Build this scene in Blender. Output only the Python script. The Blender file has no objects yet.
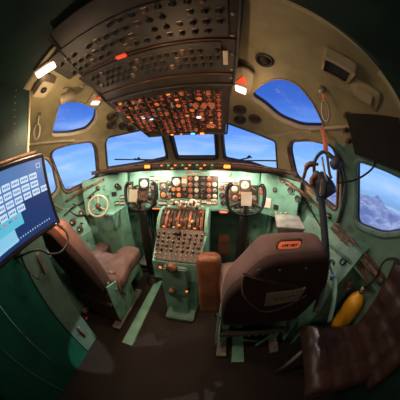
import bpy, bmesh, math, random
from mathutils import Vector, Matrix
from mathutils.geometry import delaunay_2d_cdt
V = Vector
R = math.radians
PI = math.pi
random.seed(7)
sc = bpy.context.scene
C = sc.collection

# ------------------------------------------------------------------ camera
F = 170.0
CAM = V((.29, 0, 1.3))
YAW, PIT = R(7.4), R(-14)
cd = bpy.data.cameras.new('camera'); cam = bpy.data.objects.new('camera', cd); C.objects.link(cam)
cam.location = CAM; cam.rotation_euler = (R(90) + PIT, 0, YAW)
cd.type = 'PANO'; cd.panorama_type = 'FISHEYE_EQUISOLID'
cd.sensor_width = 36; cd.fisheye_lens = 36 * F / 400; cd.fisheye_fov = R(340)
cd.clip_start = .02; cd.clip_end = 50000
sc.camera = cam
CM = cam.rotation_euler.to_matrix()

# ------------------------------------------------------------------ world: deep blue evening sky with thin cloud
W = bpy.data.worlds.new('world'); sc.world = W; W.use_nodes = True
nt = W.node_tree; nt.nodes.clear()
def N(t, typ, **k):
    n = t.nodes.new(typ)
    for a, b in k.items(): setattr(n, a, b)
    return n
def ramp(t, pts, interp='LINEAR'):
    n = t.nodes.new('ShaderNodeValToRGB'); n.color_ramp.interpolation = interp
    e = n.color_ramp.elements
    while len(e) < len(pts): e.new(.5)
    for i, (p, c) in enumerate(pts):
        e[i].position = p; e[i].color = (*c, 1) if len(c) == 3 else c
    return n
L = nt.links.new
tc = N(nt, 'ShaderNodeTexCoord'); sx = N(nt, 'ShaderNodeSeparateXYZ'); L(tc.outputs['Generated'], sx.inputs[0])
mr = N(nt, 'ShaderNodeMapRange'); mr.inputs[1].default_value = -.25; mr.inputs[2].default_value = .75; L(sx.outputs[2], mr.inputs[0])
grad = ramp(nt, [(0, (.06, .14, .32)), (.22, (.30, .55, .95)), (.3, (.22, .47, .98)), (.42, (.12, .30, .88)), (.62, (.045, .14, .60)), (1, (.012, .05, .3))])
L(mr.outputs[0], grad.inputs[0])
mp = N(nt, 'ShaderNodeMapping'); mp.inputs['Scale'].default_value = (1.3, 1.3, 7); mp.inputs['Rotation'].default_value = (R(6), R(-8), 0)
L(tc.outputs['Generated'], mp.inputs[0])
no = N(nt, 'ShaderNodeTexNoise'); no.inputs['Scale'].default_value = 2.2; no.inputs['Detail'].default_value = 6; no.inputs['Distortion'].default_value = .6
L(mp.outputs[0], no.inputs['Vector'])
cr = ramp(nt, [(.44, (0, 0, 0)), (.66, (.8, .8, .8))]); L(no.outputs[0], cr.inputs[0])
fade = ramp(nt, [(0, (1, 1, 1)), (.45, (.55, .55, .55)), (.62, (.0, .0, .0))]); L(mr.outputs[0], fade.inputs[0])
mu = N(nt, 'ShaderNodeMath', operation='MULTIPLY'); L(cr.outputs[0], mu.inputs[0]); L(fade.outputs[0], mu.inputs[1])
mx = N(nt, 'ShaderNodeMix', data_type='RGBA'); L(mu.outputs[0], mx.inputs[0]); L(grad.outputs[0], mx.inputs[6]); mx.inputs[7].default_value = (.52, .66, .98, 1)
bg = N(nt, 'ShaderNodeBackground'); bg.inputs[1].default_value = 1.08; L(mx.outputs[2], bg.inputs[0])
wo = N(nt, 'ShaderNodeOutputWorld'); L(bg.outputs[0], wo.inputs[0])

sd = bpy.data.lights.new('sun', 'SUN'); sd.energy = 1.8; sd.angle = R(1); sd.color = (1, .9, .8)
so = bpy.data.objects.new('sun', sd); C.objects.link(so); so.rotation_euler = (R(-20), R(38), 0)

def lamp(name, loc, tgt, size, power, col, sizey=None, spread=180):
    d = bpy.data.lights.new(name, 'AREA'); d.shape = 'RECTANGLE'; d.size = size; d.size_y = sizey or size
    d.energy = power; d.color = col; d.spread = R(spread)
    o = bpy.data.objects.new(name, d); C.objects.link(o); o.location = loc
    o.rotation_euler = (V(tgt) - V(loc)).to_track_quat('-Z', 'Y').to_euler()
    return o
WARM = (1, .62, .33); WHITE = (1, .86, .66); RED = (1, .30, .10)
# flood lamps under the glareshield lip
for x, p in ((-.52, .9), (-.27, 1.6), (.0, .25), (.27, 1.9), (.52, 1.1)):
    lamp('glareshield_flood_light', (x, 1.395, 1.185), (x, 1.5, .98), .10, p, WHITE, .02)
for s in (-1, 1):
    lamp('side_flood_light', (s * .66, 1.16, 1.17), (s * .80, 1.1, .9), .06, 1.2, WHITE, .03)
lamp('dome_light', (-.40, .33, 1.60), (-.3, .8, .6), .10, 4, (1, .70, .48), .04)
lamp('dome_light', (.42, .95, 1.60), (.2, .9, .5), .08, 3.0, (1, .66, .42), .05)
lamp('map_light', (-.50, .95, 1.60), (-.45, .8, .6), .05, 3.0, (1, .74, .5), .04)
lamp('cabin_light', (.1, -.75, 1.84), (.1, .6, .9), .5, 2.2, (1, .74, .54), .2)
lamp('pedestal_flood_light', (0, .98, 1.67), (0, 1.0, .7), .05, 1.8, (1, .58, .32), .05, 80)
def bulb(name, loc, p, col, r=.02):
    d = bpy.data.lights.new(name, 'POINT'); d.energy = p; d.color = col; d.shadow_soft_size = r
    o = bpy.data.objects.new(name, d); C.objects.link(o); o.location = loc
bulb('tube_light_glow', (-.48, .42, 1.55), 2.4, (1, .68, .40))
bulb('dome_light_glow', (-.55, .92, 1.50), .8, (1, .66, .38))
bulb('dome_light_glow', (.45, .90, 1.58), 1.0, (1, .62, .34))
bulb('overhead_fill_glow', (.1, .55, 1.55), 1.6, (1, .60, .32))  # added fill without a fixture, warms the overhead panels
sc.view_settings.view_transform = 'Standard'; sc.view_settings.look = 'None'
sc.view_settings.exposure = 0.08; sc.view_settings.gamma = 1; sc.view_settings.use_curve_mapping = False
sc.cycles.use_denoising = True
sc.cycles.max_bounces = 8; sc.cycles.transparent_max_bounces = 12

# ------------------------------------------------------------------ sight lines measured on the photograph
def ray(px, py):
    dx, dy = px - 200, 200 - py; r = math.hypot(dx, dy)
    if r < 1e-6: return CM @ V((0, 0, -1))
    t = 2 * math.asin(r / 2 / F); s = math.sin(t) / r
    return (CM @ V((dx * s, dy * s, -math.cos(t)))).normalized()
def pd(px, py, d): return CAM + ray(px, py) * d
def pX(px, py, X): r = ray(px, py); return CAM + r * ((X - CAM.x) / r.x)
def pY(px, py, Y): r = ray(px, py); return CAM + r * ((Y - CAM.y) / r.y)
def pZ(px, py, Z): r = ray(px, py); return CAM + r * ((Z - CAM.z) / r.z)

# ------------------------------------------------------------------ materials
MATS = {}
def mat(name, col, rough=.6, metal=0, em=0, emc=None, var=.12, scale=14, bump=.15, bscale=60, spec=.5, col2=None, stops=None, coat=0):
    if name in MATS: return MATS[name]
    m = bpy.data.materials.new(name); m.use_nodes = True; t = m.node_tree
    b = t.nodes['Principled BSDF']; l = t.links.new
    b.inputs['Roughness'].default_value = rough; b.inputs['Metallic'].default_value = metal
    b.inputs['Specular IOR Level'].default_value = spec; b.inputs['Coat Weight'].default_value = coat
    tc = N(t, 'ShaderNodeTexCoord')
    n = N(t, 'ShaderNodeTexNoise'); n.inputs['Scale'].default_value = scale; n.inputs['Detail'].default_value = 5
    l(tc.outputs['Object'], n.inputs['Vector'])
    c2 = col2 or tuple(max(0, c * (1 - var * 2.2)) for c in col)
    r = ramp(t, stops or [(.35, c2), (.62, col)]); l(n.outputs[0], r.inputs[0]); l(r.outputs[0], b.inputs['Base Color'])
    if bump:
        n2 = N(t, 'ShaderNodeTexNoise'); n2.inputs['Scale'].default_value = bscale; n2.inputs['Detail'].default_value = 3
        l(tc.outputs['Object'], n2.inputs['Vector'])
        bp = N(t, 'ShaderNodeBump'); bp.inputs['Strength'].default_value = bump; bp.inputs['Distance'].default_value = .003
        l(n2.outputs[0], bp.inputs['Height']); l(bp.outputs[0], b.inputs['Normal'])
    if em:
        b.inputs['Emission Color'].default_value = (*(emc or col), 1); b.inputs['Emission Strength'].default_value = em
    MATS[name] = m; return m
TAN = mat('tan_liner', (.36, .315, .175), .55, var=.08, bump=.25, bscale=25)
TANB = mat('tan_fitting', (.42, .36, .24), .5, var=.06, bump=.1)
POST = mat('window_post_paint', (.06, .05, .045), .5)
MINT = mat('mint_paint', (.19, .42, .33), .5, scale=9, stops=[(.28, (.06, .10, .08)), (.40, (.14, .33, .25)), (.6, (.19, .42, .33))], bump=.12)
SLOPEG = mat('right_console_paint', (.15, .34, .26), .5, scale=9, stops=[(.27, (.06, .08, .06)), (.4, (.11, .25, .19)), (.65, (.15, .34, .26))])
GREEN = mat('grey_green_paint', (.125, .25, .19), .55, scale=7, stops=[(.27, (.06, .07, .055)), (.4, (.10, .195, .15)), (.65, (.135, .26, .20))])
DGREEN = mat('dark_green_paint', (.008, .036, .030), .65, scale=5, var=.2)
DOORG = mat('bottle_green_paint', (.008, .115, .075), .45, scale=5, var=.1)
BLACK = mat('black_paint', (.012, .011, .010), .5)
PANELB = mat('overhead_black', (.05, .036, .028), .5, scale=9, var=.2)
CHAR = mat('charcoal_panel', (.05, .045, .042), .55)
BROWNP = mat('brown_black_paint', (.055, .034, .024), .55, scale=20)
RUST = mat('worn_brown_metal', (.17, .09, .055), .45, metal=.3, scale=22, stops=[(.3, (.05, .03, .02)), (.55, (.20, .115, .07)), (.75, (.32, .22, .14))])
STEEL = mat('worn_steel', (.42, .39, .34), .4, metal=.55, var=.2)
CREAM = mat('cream_plastic', (.72, .66, .50), .4, var=.06)
WHITEP = mat('white_face', (.80, .76, .66), .45, var=.05)
GREYP = mat('grey_gauge_face', (.20, .165, .14), .45)
BRONZE = mat('dark_bronze', (.05, .026, .015), .45, metal=.4, var=.2, scale=30)
DARKF = mat('dark_gauge_face', (.03, .018, .015), .3)
ORANGE = mat('orange_lit_face', (.6, .14, .03), .4, em=.55, emc=(1, .22, .04))
REDLIT = mat('red_legend', (.6, .06, .03), .4, em=.6, emc=(1, .10, .03))
AMBER = mat('amber_lamp', (1, .4, .1), .4, em=3.2, emc=(1, .17, .02))
AMBERD = mat('dim_amber_lamp', (.8, .3, .08), .4, em=.8, emc=(1, .30, .06))
COPPER = mat('copper_lit_knob', (.30, .085, .035), .4, em=.18, emc=(1, .22, .08), var=.2, scale=40)
PINK = mat('warm_lens', (1, .85, .75), .4, em=3, emc=(1, .72, .55), bump=0)
CYAN = mat('cyan_lamp', (.1, .6, .7), .4, em=1.6, emc=(.1, .8, .9))
BLUEL = mat('blue_lamp', (.3, .5, .8), .4, em=1.5, emc=(.35, .6, 1))
GRNL = mat('green_lamp', (.1, .6, .1), .4, em=.5, emc=(.15, .8, .1))
REDP = mat('red_paint', (.62, .04, .03), .45, var=.08)
SEATF = mat('brown_seat_fabric', (.215, .145, .135), .9, scale=8, var=.13, bump=.5, bscale=300, spec=.2)
SEATD = mat('dark_seat_fabric', (.055, .034, .031), .9, scale=8, var=.13, bump=.5, bscale=300, spec=.2)
LEATH = mat('tan_leather', (.26, .10, .045), .38, scale=10, var=.2, bump=.4, bscale=90)
DLEATH = mat('dark_brown_leather', (.060, .032, .026), .42, scale=10, var=.2, bump=.5, bscale=120)
CARPET = mat('carpet', (.03, .024, .024), 1, scale=160, stops=[(.40, (.008, .006, .006)), (.6, (.055, .045, .042))], bump=1, bscale=400, spec=.1)
YELLOW = mat('yellow_bottle', (.85, .42, .02), .35, var=.07)
BLUEP = mat('blue_paint', (.05, .16, .5), .4)
HOSE = mat('hose_rubber', (.035, .05, .052), .55)
MASKG = mat('mask_rubber', (.05, .07, .11), .5)
BELT = mat('belt_webbing', (.20, .11, .085), .85, bump=.5, bscale=300)
BRASS = mat('worn_brass', (.22, .10, .05), .42, metal=.6)
def glass_mat():
    m = bpy.data.materials.new('window_glass'); m.use_nodes = True; t = m.node_tree; t.nodes.clear()
    o = N(t, 'ShaderNodeOutputMaterial'); a = N(t, 'ShaderNodeBsdfTransparent'); g = N(t, 'ShaderNodeBsdfGlossy')
    a.inputs[0].default_value = (.93, .97, 1, 1); g.inputs['Roughness'].default_value = .02
    lw = N(t, 'ShaderNodeLayerWeight'); lw.inputs[0].default_value = .5
    pw = N(t, 'ShaderNodeMath', operation='POWER'); pw.inputs[1].default_value = 4; t.links.new(lw.outputs['Facing'], pw.inputs[0])
    f = N(t, 'ShaderNodeMath', operation='MULTIPLY_ADD'); f.inputs[1].default_value = .4; f.inputs[2].default_value = .03
    t.links.new(pw.outputs[0], f.inputs[0])
    mm = N(t, 'ShaderNodeMixShader'); l = t.links.new
    l(f.outputs[0], mm.inputs[0]); l(a.outputs[0], mm.inputs[1]); l(g.outputs[0], mm.inputs[2]); l(mm.outputs[0], o.inputs[0]); return m
GLASS = glass_mat()

from mathutils.bvhtree import BVHTree
SURF = {}
def add_surf(o):
    M = parent_world(o); me = o.data
    SURF[o.name] = BVHTree.FromPolygons([M @ v.co for v in me.vertices], [tuple(p.vertices) for p in me.polygons])
def surf(px, py, lift=0, only=None):
    """frame on the nearest built surface along a sight line, local z into the cabin"""
    d = ray(px, py); best = None
    for k, t in SURF.items():
        h = t.ray_cast(CAM, d)
        if h[0] is not None and (best is None or h[3] < best[3]): best = h
    p, n = best[0], best[1]
    if n.dot(d) > 0: n = -n
    u = V((0, 0, 1)); u = V((0, 1, 0)) if abs(n.z) > .9 else u
    x = u.cross(n).normalized(); return frame(p + n * lift, x, n.cross(x))
def sp(px, py, lift=.01): return surf(px, py, lift).to_translation()
# ------------------------------------------------------------------ object helpers
def link(o, parent=None, M=None):
    C.objects.link(o)
    if parent: o.parent = parent
    if M is not None: o.matrix_basis = M
    return o
def tag(o, label, cat, group=None):
    o['label'] = label; o['category'] = cat
    if group: o['group'] = group
    return o
def thing(name, label, cat, M=None, group=None):
    o = bpy.data.objects.new(name, None); o.empty_display_size = .05
    if isinstance(M, (tuple, Vector)): M = Matrix.Translation(V(M))
    link(o, None, M); return tag(o, label, cat, group)
class B:
    """collects shapes into one mesh"""
    def __init__(s): s.bm = bmesh.new(); s.m = []
    def mi(s, m):
        if m not in s.m: s.m.append(m)
        return s.m.index(m)
    def _add(s, vs, fs, m, sm=True):
        vv = [s.bm.verts.new(v) for v in vs]; k = s.mi(m)
        for f in fs:
            try:
                q = s.bm.faces.new([vv[i] for i in f]); q.material_index = k; q.smooth = sm
            except ValueError: pass
        return s
    def box(s, c, d, m, M=None, bev=0, rot=None):
        b = bmesh.new(); bmesh.ops.create_cube(b, size=1)
        for v in b.verts: v.co = V((v.co.x * d[0], v.co.y * d[1], v.co.z * d[2]))
        if bev: bmesh.ops.bevel(b, geom=b.edges[:], offset=bev, segments=2, affect='EDGES')
        T = Matrix.Translation(V(c))
        if rot is not None: T = T @ rot.to_4x4()
        if M is not None: T = M @ T
        b.verts.index_update()
        return s._add([T @ v.co for v in b.verts], [[v.index for v in f.verts] for f in b.faces], m, False)
    def prism(s, pts, off, m, M=None, cap=True):
        """pts: 3D loop; off: extrusion vector"""
        n = len(pts); off = V(off); vs = [V(p) for p in pts] + [V(p) + off for p in pts]
        if M is not None: vs = [M @ v for v in vs]
        fs = [[i, (i + 1) % n, n + (i + 1) % n, n + i] for i in range(n)]
        if cap: fs += [list(range(n))[::-1], list(range(n, 2 * n))]
        return s._add(vs, fs, m, False)
    def loft(s, rings, m, closed=True, capA=True, capB=True, sm=True):
        n = len(rings[0]); vs = [V(p) for r in rings for p in r]; fs = []
        for k in range(len(rings) - 1):
            for i in range(n if closed else n - 1):
                j = (i + 1) % n; fs.append([k * n + i, k * n + j, (k + 1) * n + j, (k + 1) * n + i])
        if capA: fs.append(list(range(n))[::-1])
        if capB: fs.append(list(range((len(rings) - 1) * n, len(rings) * n)))
        return s._add(vs, fs, m, sm)
    def tube(s, pts, r, m, n=8, closed=False, sub=0):
        pts = [V(p) for p in pts]
        if sub: pts = smooth(pts, sub, closed)
        k = len(pts); rr = r if isinstance(r, (list, tuple)) else [r] * k
        if len(rr) != k: rr = [rr[min(len(rr) - 1, int(i * (len(rr) - 1) / max(1, k - 1) + .5))] for i in range(k)]
        rings = []; up = None
        for i, p in enumerate(pts):
            a = pts[(i - 1) % k] if (i or closed) else p; b = pts[(i + 1) % k] if (i < k - 1 or closed) else p
            t = (b - a).normalized()
            if up is None: up = t.orthogonal().normalized()
            up = (up - t * up.dot(t)); up = up.normalized() if up.length > 1e-6 else t.orthogonal().normalized()
            w = t.cross(up)
            rings.append([p + (up * math.cos(2 * PI * q / n) + w * math.sin(2 * PI * q / n)) * rr[i] for q in range(n)])
        if closed: rings.append(rings[0])
        return s.loft(rings, m, capA=not closed, capB=not closed)
    def lathe(s, prof, m, n=20, M=None):
        """prof: (radius, height) about local z"""
        rings = [[V((r * math.cos(2 * PI * q / n), r * math.sin(2 * PI * q / n), z)) for q in range(n)] for r, z in prof]
        if M is not None: rings = [[M @ p for p in q] for q in rings]
        return s.loft(rings, m, capA=prof[0][0] > 1e-5, capB=prof[-1][0] > 1e-5)
    def strip(s, a, b, m, sm=True):
        n = len(a); return s._add([V(p) for p in a] + [V(p) for p in b], [[i, i + 1, n + i + 1, n + i] for i in range(n - 1)], m, sm)
    def mesh(s, name):
        bmesh.ops.remove_doubles(s.bm, verts=s.bm.verts, dist=1e-6)
        bmesh.ops.recalc_face_normals(s.bm, faces=s.bm.faces)
        me = bpy.data.meshes.new(name); s.bm.to_mesh(me); s.bm.free()
        for m in s.m: me.materials.append(m)
        return me
    def obj(s, name, parent=None, M=None, world=False):
        """world=True: shapes were given in world coordinates, parent is a thing"""
        if world and parent: s.bm.transform(parent_world(parent).inverted())
        return link(bpy.data.objects.new(name, s.mesh(name)), parent, M)
def parent_world(o):
    M = o.matrix_basis.copy()
    while o.parent: o = o.parent; M = o.matrix_basis @ M
    return M
def put(me, name, parent, M):
    return link(bpy.data.objects.new(name, me), parent, M)
def smooth(pts, sub=4, closed=False):
    k = len(pts); out = []
    for i in range(k if closed else k - 1):
        g = (lambda j: pts[j % k]) if closed else (lambda j: pts[max(0, min(k - 1, j))])
        a, b, c, d = g(i - 1), g(i), g(i + 1), g(i + 2)
        for q in range(sub):
            t = q / sub
            out.append(.5 * ((2 * b) + (c - a) * t + (2 * a - 5 * b + 4 * c - d) * t * t + (3 * b - a - 3 * c + d) * t ** 3))
    if not closed: out.append(pts[-1])
    return out
def frame(o, x, y):
    x = V(x).normalized(); y = V(y); y = (y - x * x.dot(y)).normalized(); z = x.cross(y)
    return Matrix(((x.x, y.x, z.x, o[0]), (x.y, y.y, z.y, o[1]), (x.z, y.z, z.z, o[2]), (0, 0, 0, 1)))
def on(M, px, py):
    """where a sight line meets the local z=0 plane of frame M"""
    o = M.to_translation(); n = M.to_3x3().col[2]; r = ray(px, py)
    return M.inverted() @ (CAM + r * ((o - CAM).dot(n) / r.dot(n)))
T = Matrix.Translation
def structure(o): o['kind'] = 'structure'; return o
def lite(c, dx, dy, w, h): return [V((c.x - w / 2 + dx, 0, 0))]
def rrect(w, h, r, n=4, z=0):
    out = []
    for cx, cy, a0 in ((w / 2 - r, h / 2 - r, 0), (-w / 2 + r, h / 2 - r, 90), (-w / 2 + r, -h / 2 + r, 180), (w / 2 - r, -h / 2 + r, 270)):
        for k in range(n + 1):
            a = R(a0 + 90 * k / n); out.append(V((cx + r * math.cos(a), cy + r * math.sin(a), z)))
    return out

# ------------------------------------------------------------------ cockpit shell
SC = V((0, .6, 1.3))
PL = []
def plane(n, p):
    n = V(n).normalized(); d = n.dot(V(p) - SC); PL.append(n / d)
def plane2(n, p): plane(n, p); plane((-n[0], n[1], n[2]), (-p[0], p[1], p[2]))
plane((0, .9, .43), (0, 1.97, 1.3))
plane((0, 1, 0), (0, 2.08, 1))
plane2((.72, .694, .40), (.55, 1.70, 1.27)); plane2((.72, .694, 0), (.61, 1.78, 1))
plane2((.857, .514, .18), (1.02, 1.12, 1.2)); plane2((.857, .514, 0), (1.07, 1.15, 1))
plane2((1, 0, .12), (1.2, .6, 1.15)); plane2((1, 0, 0), (1.22, .6, 1))
plane2((1, 0, 1), (1.14, .6, 1.50))
plane2((.42, .10, 1), (.58, .7, 1.74))
plane2((1, .3, 1), (.60, .77, 1.80))
plane((0, .5, .9), (0, 1.40, 1.60))
plane((0, 0, 1), (0, .6, 1.93))
plane((0, -1, 0), (0, -1.3, 1.3))
PW = 26
def Fs(q): return sum(max(0, n.dot(q)) ** PW for n in PL) ** (1 / PW)
def S(u, v):
    r = math.hypot(u, v); el = R(90 - r); a = math.atan2(u, v)
    d = V((math.sin(a) * math.cos(el), math.cos(a) * math.cos(el), math.sin(el)))
    return SC + d / Fs(d)
def UV(p):
    d = (p - SC).normalized(); el = math.degrees(math.asin(d.z)); a = math.atan2(d.x, d.y)
    return ((90 - el) * math.sin(a), (90 - el) * math.cos(a))
def hit(px, py=None):
    d = ray(px, py) if py is not None else px
    a, b = 0, 5
    for _ in range(40):
        m = (a + b) / 2
        if Fs(CAM + d * m - SC) < 1: a = m
        else: b = m
    return CAM + d * a
def nrm(p):
    q = p - SC; e = 1e-4; f = Fs(q)
    return V((Fs(q + V((e, 0, 0))) - f, Fs(q + V((0, e, 0))) - f, Fs(q + V((0, 0, e))) - f)).normalized()
def snap(p):
    d = (p - SC); return SC + d / Fs(d)
def loop_px(pts, sub=4, r=6):
    """corner-rounded window outline, traced as sight lines and laid on the shell"""
    out = []; k = len(pts)
    for i in range(k):
        p, a, b = V(pts[i]), V(pts[i - 1]), V(pts[(i + 1) % k])
        da, db = (a - p), (b - p); ra = min(r, da.length * .45); rb = min(r, db.length * .45)
        A = p + da.normalized() * ra; Bq = p + db.normalized() * rb
        for q in range(sub + 1):
            t = q / sub; out.append(A * (1 - t) ** 2 + p * 2 * t * (1 - t) + Bq * t * t)
    out2 = []
    for i, p in enumerate(out):
        q = out[(i + 1) % len(out)]; n = max(1, int((q - p).length / 8))
        for j in range(n): out2.append(p.lerp(q, j / n))
    return [hit(p.x, p.y) for p in out2]
mir = lambda l: [V((-p.x, p.y, p.z)) for p in l][::-1]
WC = loop_px([(168, 122), (177.5, 158), (216, 158), (214, 120)], r=2)
WL = loop_px([(108, 138), (106, 143), (108, 168.5), (140, 163.5), (167, 158.5), (159, 124), (140, 131)], r=2.5)
WR = loop_px([(222, 122), (224.5, 159), (250, 163.5), (277, 172.5), (275, 142), (258, 135)], r=2.5)
SL = loop_px([(54, 150), (51, 157), (66, 193), (98, 177), (96, 150), (92, 142), (70, 145)], r=5)
SR = loop_px([(291, 142), (289, 150), (295, 176), (336, 210), (337, 160), (331, 146), (310, 141)], r=5)
AR = loop_px([(357, 161), (356, 224), (382, 234), (404, 231), (408, 182), (385, 171)], r=7)
AL = loop_px([(20, 159), (46, 159), (53, 168), (58, 190), (50, 199), (20, 206), (9, 180)], r=4)
EL = loop_px([(60, 102), (51, 136), (70, 135), (87, 131), (96, 121), (97, 108), (78, 102)], r=5)
ER = loop_px([(249, 97), (262, 84), (280, 78), (297, 84), (312, 102), (325, 129), (300, 128), (278, 119), (262, 105)], r=7)
LOOPS = [WC, WL, WR, SL, SR, AL, AR, EL, ER]

vs, es = [], []
EDGE = 112.0
for lp in LOOPS:
    k0 = len(vs)
    for p in lp: vs.append(V(UV(p)))
    es += [(k0 + i, k0 + (i + 1) % len(lp)) for i in range(len(lp))]
nb = 180; k0 = len(vs)
for i in range(nb): vs.append(V((EDGE * math.sin(2 * PI * i / nb), EDGE * math.cos(2 * PI * i / nb))))
es += [(k0 + i, k0 + (i + 1) % nb) for i in range(nb)]
uvloops = [[V(UV(p)) for p in lp] for lp in LOOPS]
def inside(p, poly):
    c = False; j = len(poly) - 1
    for i in range(len(poly)):
        a, b = poly[i], poly[j]
        if (a.y > p.y) != (b.y > p.y) and p.x < (b.x - a.x) * (p.y - a.y) / (b.y - a.y) + a.x: c = not c
        j = i
    return c
stp = 2.4
for iy in range(-48, 49):
    for ix in range(-48, 49):
        p = V(((ix + (iy % 2) * .5) * stp, iy * stp * .87))
        if p.length < EDGE - 1.2 and not any(inside(p, l) for l in uvloops): vs.append(p)
cv, ce, cf, _, _, _ = delaunay_2d_cdt(vs, es, [], 0, 1e-4)
bm = bmesh.new(); bv = [bm.verts.new(S(p.x, p.y)) for p in cv]
for f in cf:
    c = sum((cv[i] for i in f), V((0, 0))) / len(f)
    if any(inside(c, l) for l in uvloops): continue
    q = bm.faces.new([bv[i] for i in f]); q.smooth = True
# lower walls run straight down to the floor
rim = [e for e in bm.edges if len(e.link_faces) == 1 and all((V(UV(v.co)).length > EDGE - .5) for v in e.verts)]
low = bmesh.ops.extrude_edge_only(bm, edges=rim)
for v in [g for g in low['geom'] if isinstance(g, bmesh.types.BMVert)]: v.co.z = 0
for v in [v for v in bm.verts if not v.link_faces]: bm.verts.remove(v)
bmesh.ops.recalc_face_normals(bm, faces=bm.faces)
if sum(f.normal.dot(SC - f.calc_center_median()) for f in bm.faces) < 0: bmesh.ops.reverse_faces(bm, faces=bm.faces)
def cut(bm, co, no): bmesh.ops.bisect_plane(bm, geom=bm.verts[:] + bm.edges[:] + bm.faces[:], plane_co=co, plane_no=no)
for s in (-1, 1):
    cut(bm, (0, .27, 0), (0, 1, 0)); cut(bm, (s * .80, 1.27, 0), (-s * .62, 1, 0))
    cut(bm, (s * 1.0, .5, 1.52), (0, 0.0, 1)); 
cut(bm, (0, 0, 1.19), (0, .0, 1)); cut(bm, (0, 0, 1.07), (0, 0, 1)); cut(bm, (0, -1.1, 0), (0, 1, 0))
def bucket(c):
    if c.z > 1.52: return 'ceiling'
    if c.y < -1.1: return 'wall_back'
    if all((c - V((s * .80, 1.27, 0))).dot(V((-s * .62, 1, 0))) > 0 for s in (-1, 1)): return 'wall_front'
    return 'wall_right' if c.x > 0 else 'wall_left'
def smat(c, name):
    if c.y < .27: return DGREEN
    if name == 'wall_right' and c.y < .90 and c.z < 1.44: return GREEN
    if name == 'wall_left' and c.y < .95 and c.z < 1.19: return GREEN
    if c.z < 1.19 and name == 'wall_front': return MINT
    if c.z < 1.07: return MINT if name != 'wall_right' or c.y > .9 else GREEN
    return TAN
cut(bm, (0, .9, 0), (0, 1, 0)); cut(bm, (0, .95, 0), (0, 1, 0))
fac = {}
for f in bm.faces: fac.setdefault(bucket(f.calc_center_median()), []).append(f)
for name, fl in fac.items():
    me = bpy.data.meshes.new(name); idx = {}; vv = []; ff = []; mm = []; ml = []
    for f in fl:
        q = []
        for v in f.verts:
            if v not in idx: idx[v] = len(vv); vv.append(v.co.copy())
            q.append(idx[v])
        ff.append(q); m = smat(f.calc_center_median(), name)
        if m not in ml: ml.append(m)
        mm.append(ml.index(m))
    me.from_pydata(vv, [], ff)
    for m in ml: me.materials.append(m)
    for p, k in zip(me.polygons, mm): p.material_index = k; p.use_smooth = True
    add_surf(structure(link(bpy.data.objects.new(name, me))))
bm.free()
fl = B(); ring = [S(EDGE * math.sin(2 * PI * i / nb), EDGE * math.cos(2 * PI * i / nb)) for i in range(nb)]
fl.prism([V((p.x, p.y, 0)) for p in ring], (0, 0, -.06), CARPET)
structure(fl.obj('floor'))

def window(i, lp, rim_m, w=.02, depth=.035, lipm=None, th=.009):
    n = len(lp); cen = sum(lp, V()) / n
    root = bpy.data.objects.new('window_%d' % i, None); link(root, None, T(cen)); structure(root)
    Nn = [nrm(p) for p in lp]; out = []
    for k, p in enumerate(lp):
        t = (lp[(k + 1) % n] - lp[k - 1]).normalized(); o = t.cross(Nn[k])
        if o.dot(p - cen) < 0: o = -o
        out.append(o)
    def rg(a, h): return [snap(p + out[k] * a) + Nn[k] * h if a else p + Nn[k] * h for k, p in enumerate(lp)]
    b = B(); rings = [rg(w, .004), rg(w, -th * .7), rg(w * .55, -th), rg(.002, -th * .5), rg(-.004, .002), rg(-.006, depth)]
    cl = lambda r: r + [r[0]]
    for a, c in zip(rings[:-1], rings[1:]): b.strip(cl(a), cl(c), rim_m)
    if lipm:
        r1, r2 = rg(-.003, depth * .45), rg(-.010, depth * .5); r3 = rg(-.011, depth)
        b.strip(cl(r1), cl(r2), lipm); b.strip(cl(r2), cl(r3), lipm)
    b.obj('window_frame', root, world=True)
    g = B(); ro = rg(-.004, depth * .9); c0 = sum(ro, V()) / n
    g._add(ro + [c0], [[k, (k + 1) % n, n] for k in range(n)], GLASS)
    g.obj('window_pane', root, world=True); return root
window(1, WC, POST, .030, lipm=BLACK); window(2, WL, POST, .016, lipm=BLACK); window(3, WR, POST, .016, lipm=BLACK)
window(4, SL, RUST, .020, lipm=BLACK); window(5, SR, RUST, .020, lipm=BLACK)
window(6, AL, TANB, .025, lipm=BLACK); window(7, AR, GREEN, .028, lipm=BLACK)
window(8, EL, TANB, .010, .05, lipm=BLACK); window(9, ER, TANB, .010, .05, lipm=BLACK)
# ------------------------------------------------------------------ glareshield and instrument panels
# curve of the lip in plan, then panels under it
LIPXY = [(-.84, 1.15), (-.72, 1.31), (-.56, 1.40), (-.40, 1.44), (0, 1.45), (.40, 1.44), (.56, 1.40), (.72, 1.31), (.84, 1.15)]
lipc = smooth([V((x, y, 0)) for x, y in LIPXY], 4)
def base_pt(p):
    d = V((p.x * 1.0, p.y - .45, 0)).normalized(); a, b = 0, 2
    for _ in range(30):
        m = (a + b) / 2; q = V((p.x, p.y, 1.24)) + d * m
        if Fs(q - SC) < 1: a = m
        else: b = m
    return V((p.x, p.y, 1.235)) + d * (a - .012)
def lz(p): return 1.262 - .035 * max(0, abs(p.x) - .45) / .4
t = thing('glareshield', 'dark brown glareshield curving under all the front windows above the instruments', 'glareshield', (0, 1.5, 1.23))
b = B(); A1 = [V((p.x, p.y, lz(p))) for p in lipc]; A0 = [base_pt(p) for p in lipc]
b.strip(A0, [p.lerp(q, .15) + V((0, 0, .012)) for p, q in zip(A1, A0)], BROWNP); b.strip([p.lerp(q, .15) + V((0, 0, .012)) for p, q in zip(A1, A0)], A1, BROWNP)
A2 = [p + V((0, 0, -.064 + .045 * min(1, max(0, abs(p.x) - .55) / .25))) for p in A1]; A3 = [p.lerp(q, .06) for p, q in zip(A2, A0)]
b.strip(A1, A2, BROWNP); b.strip(A2, A3, BROWNP)
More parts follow.
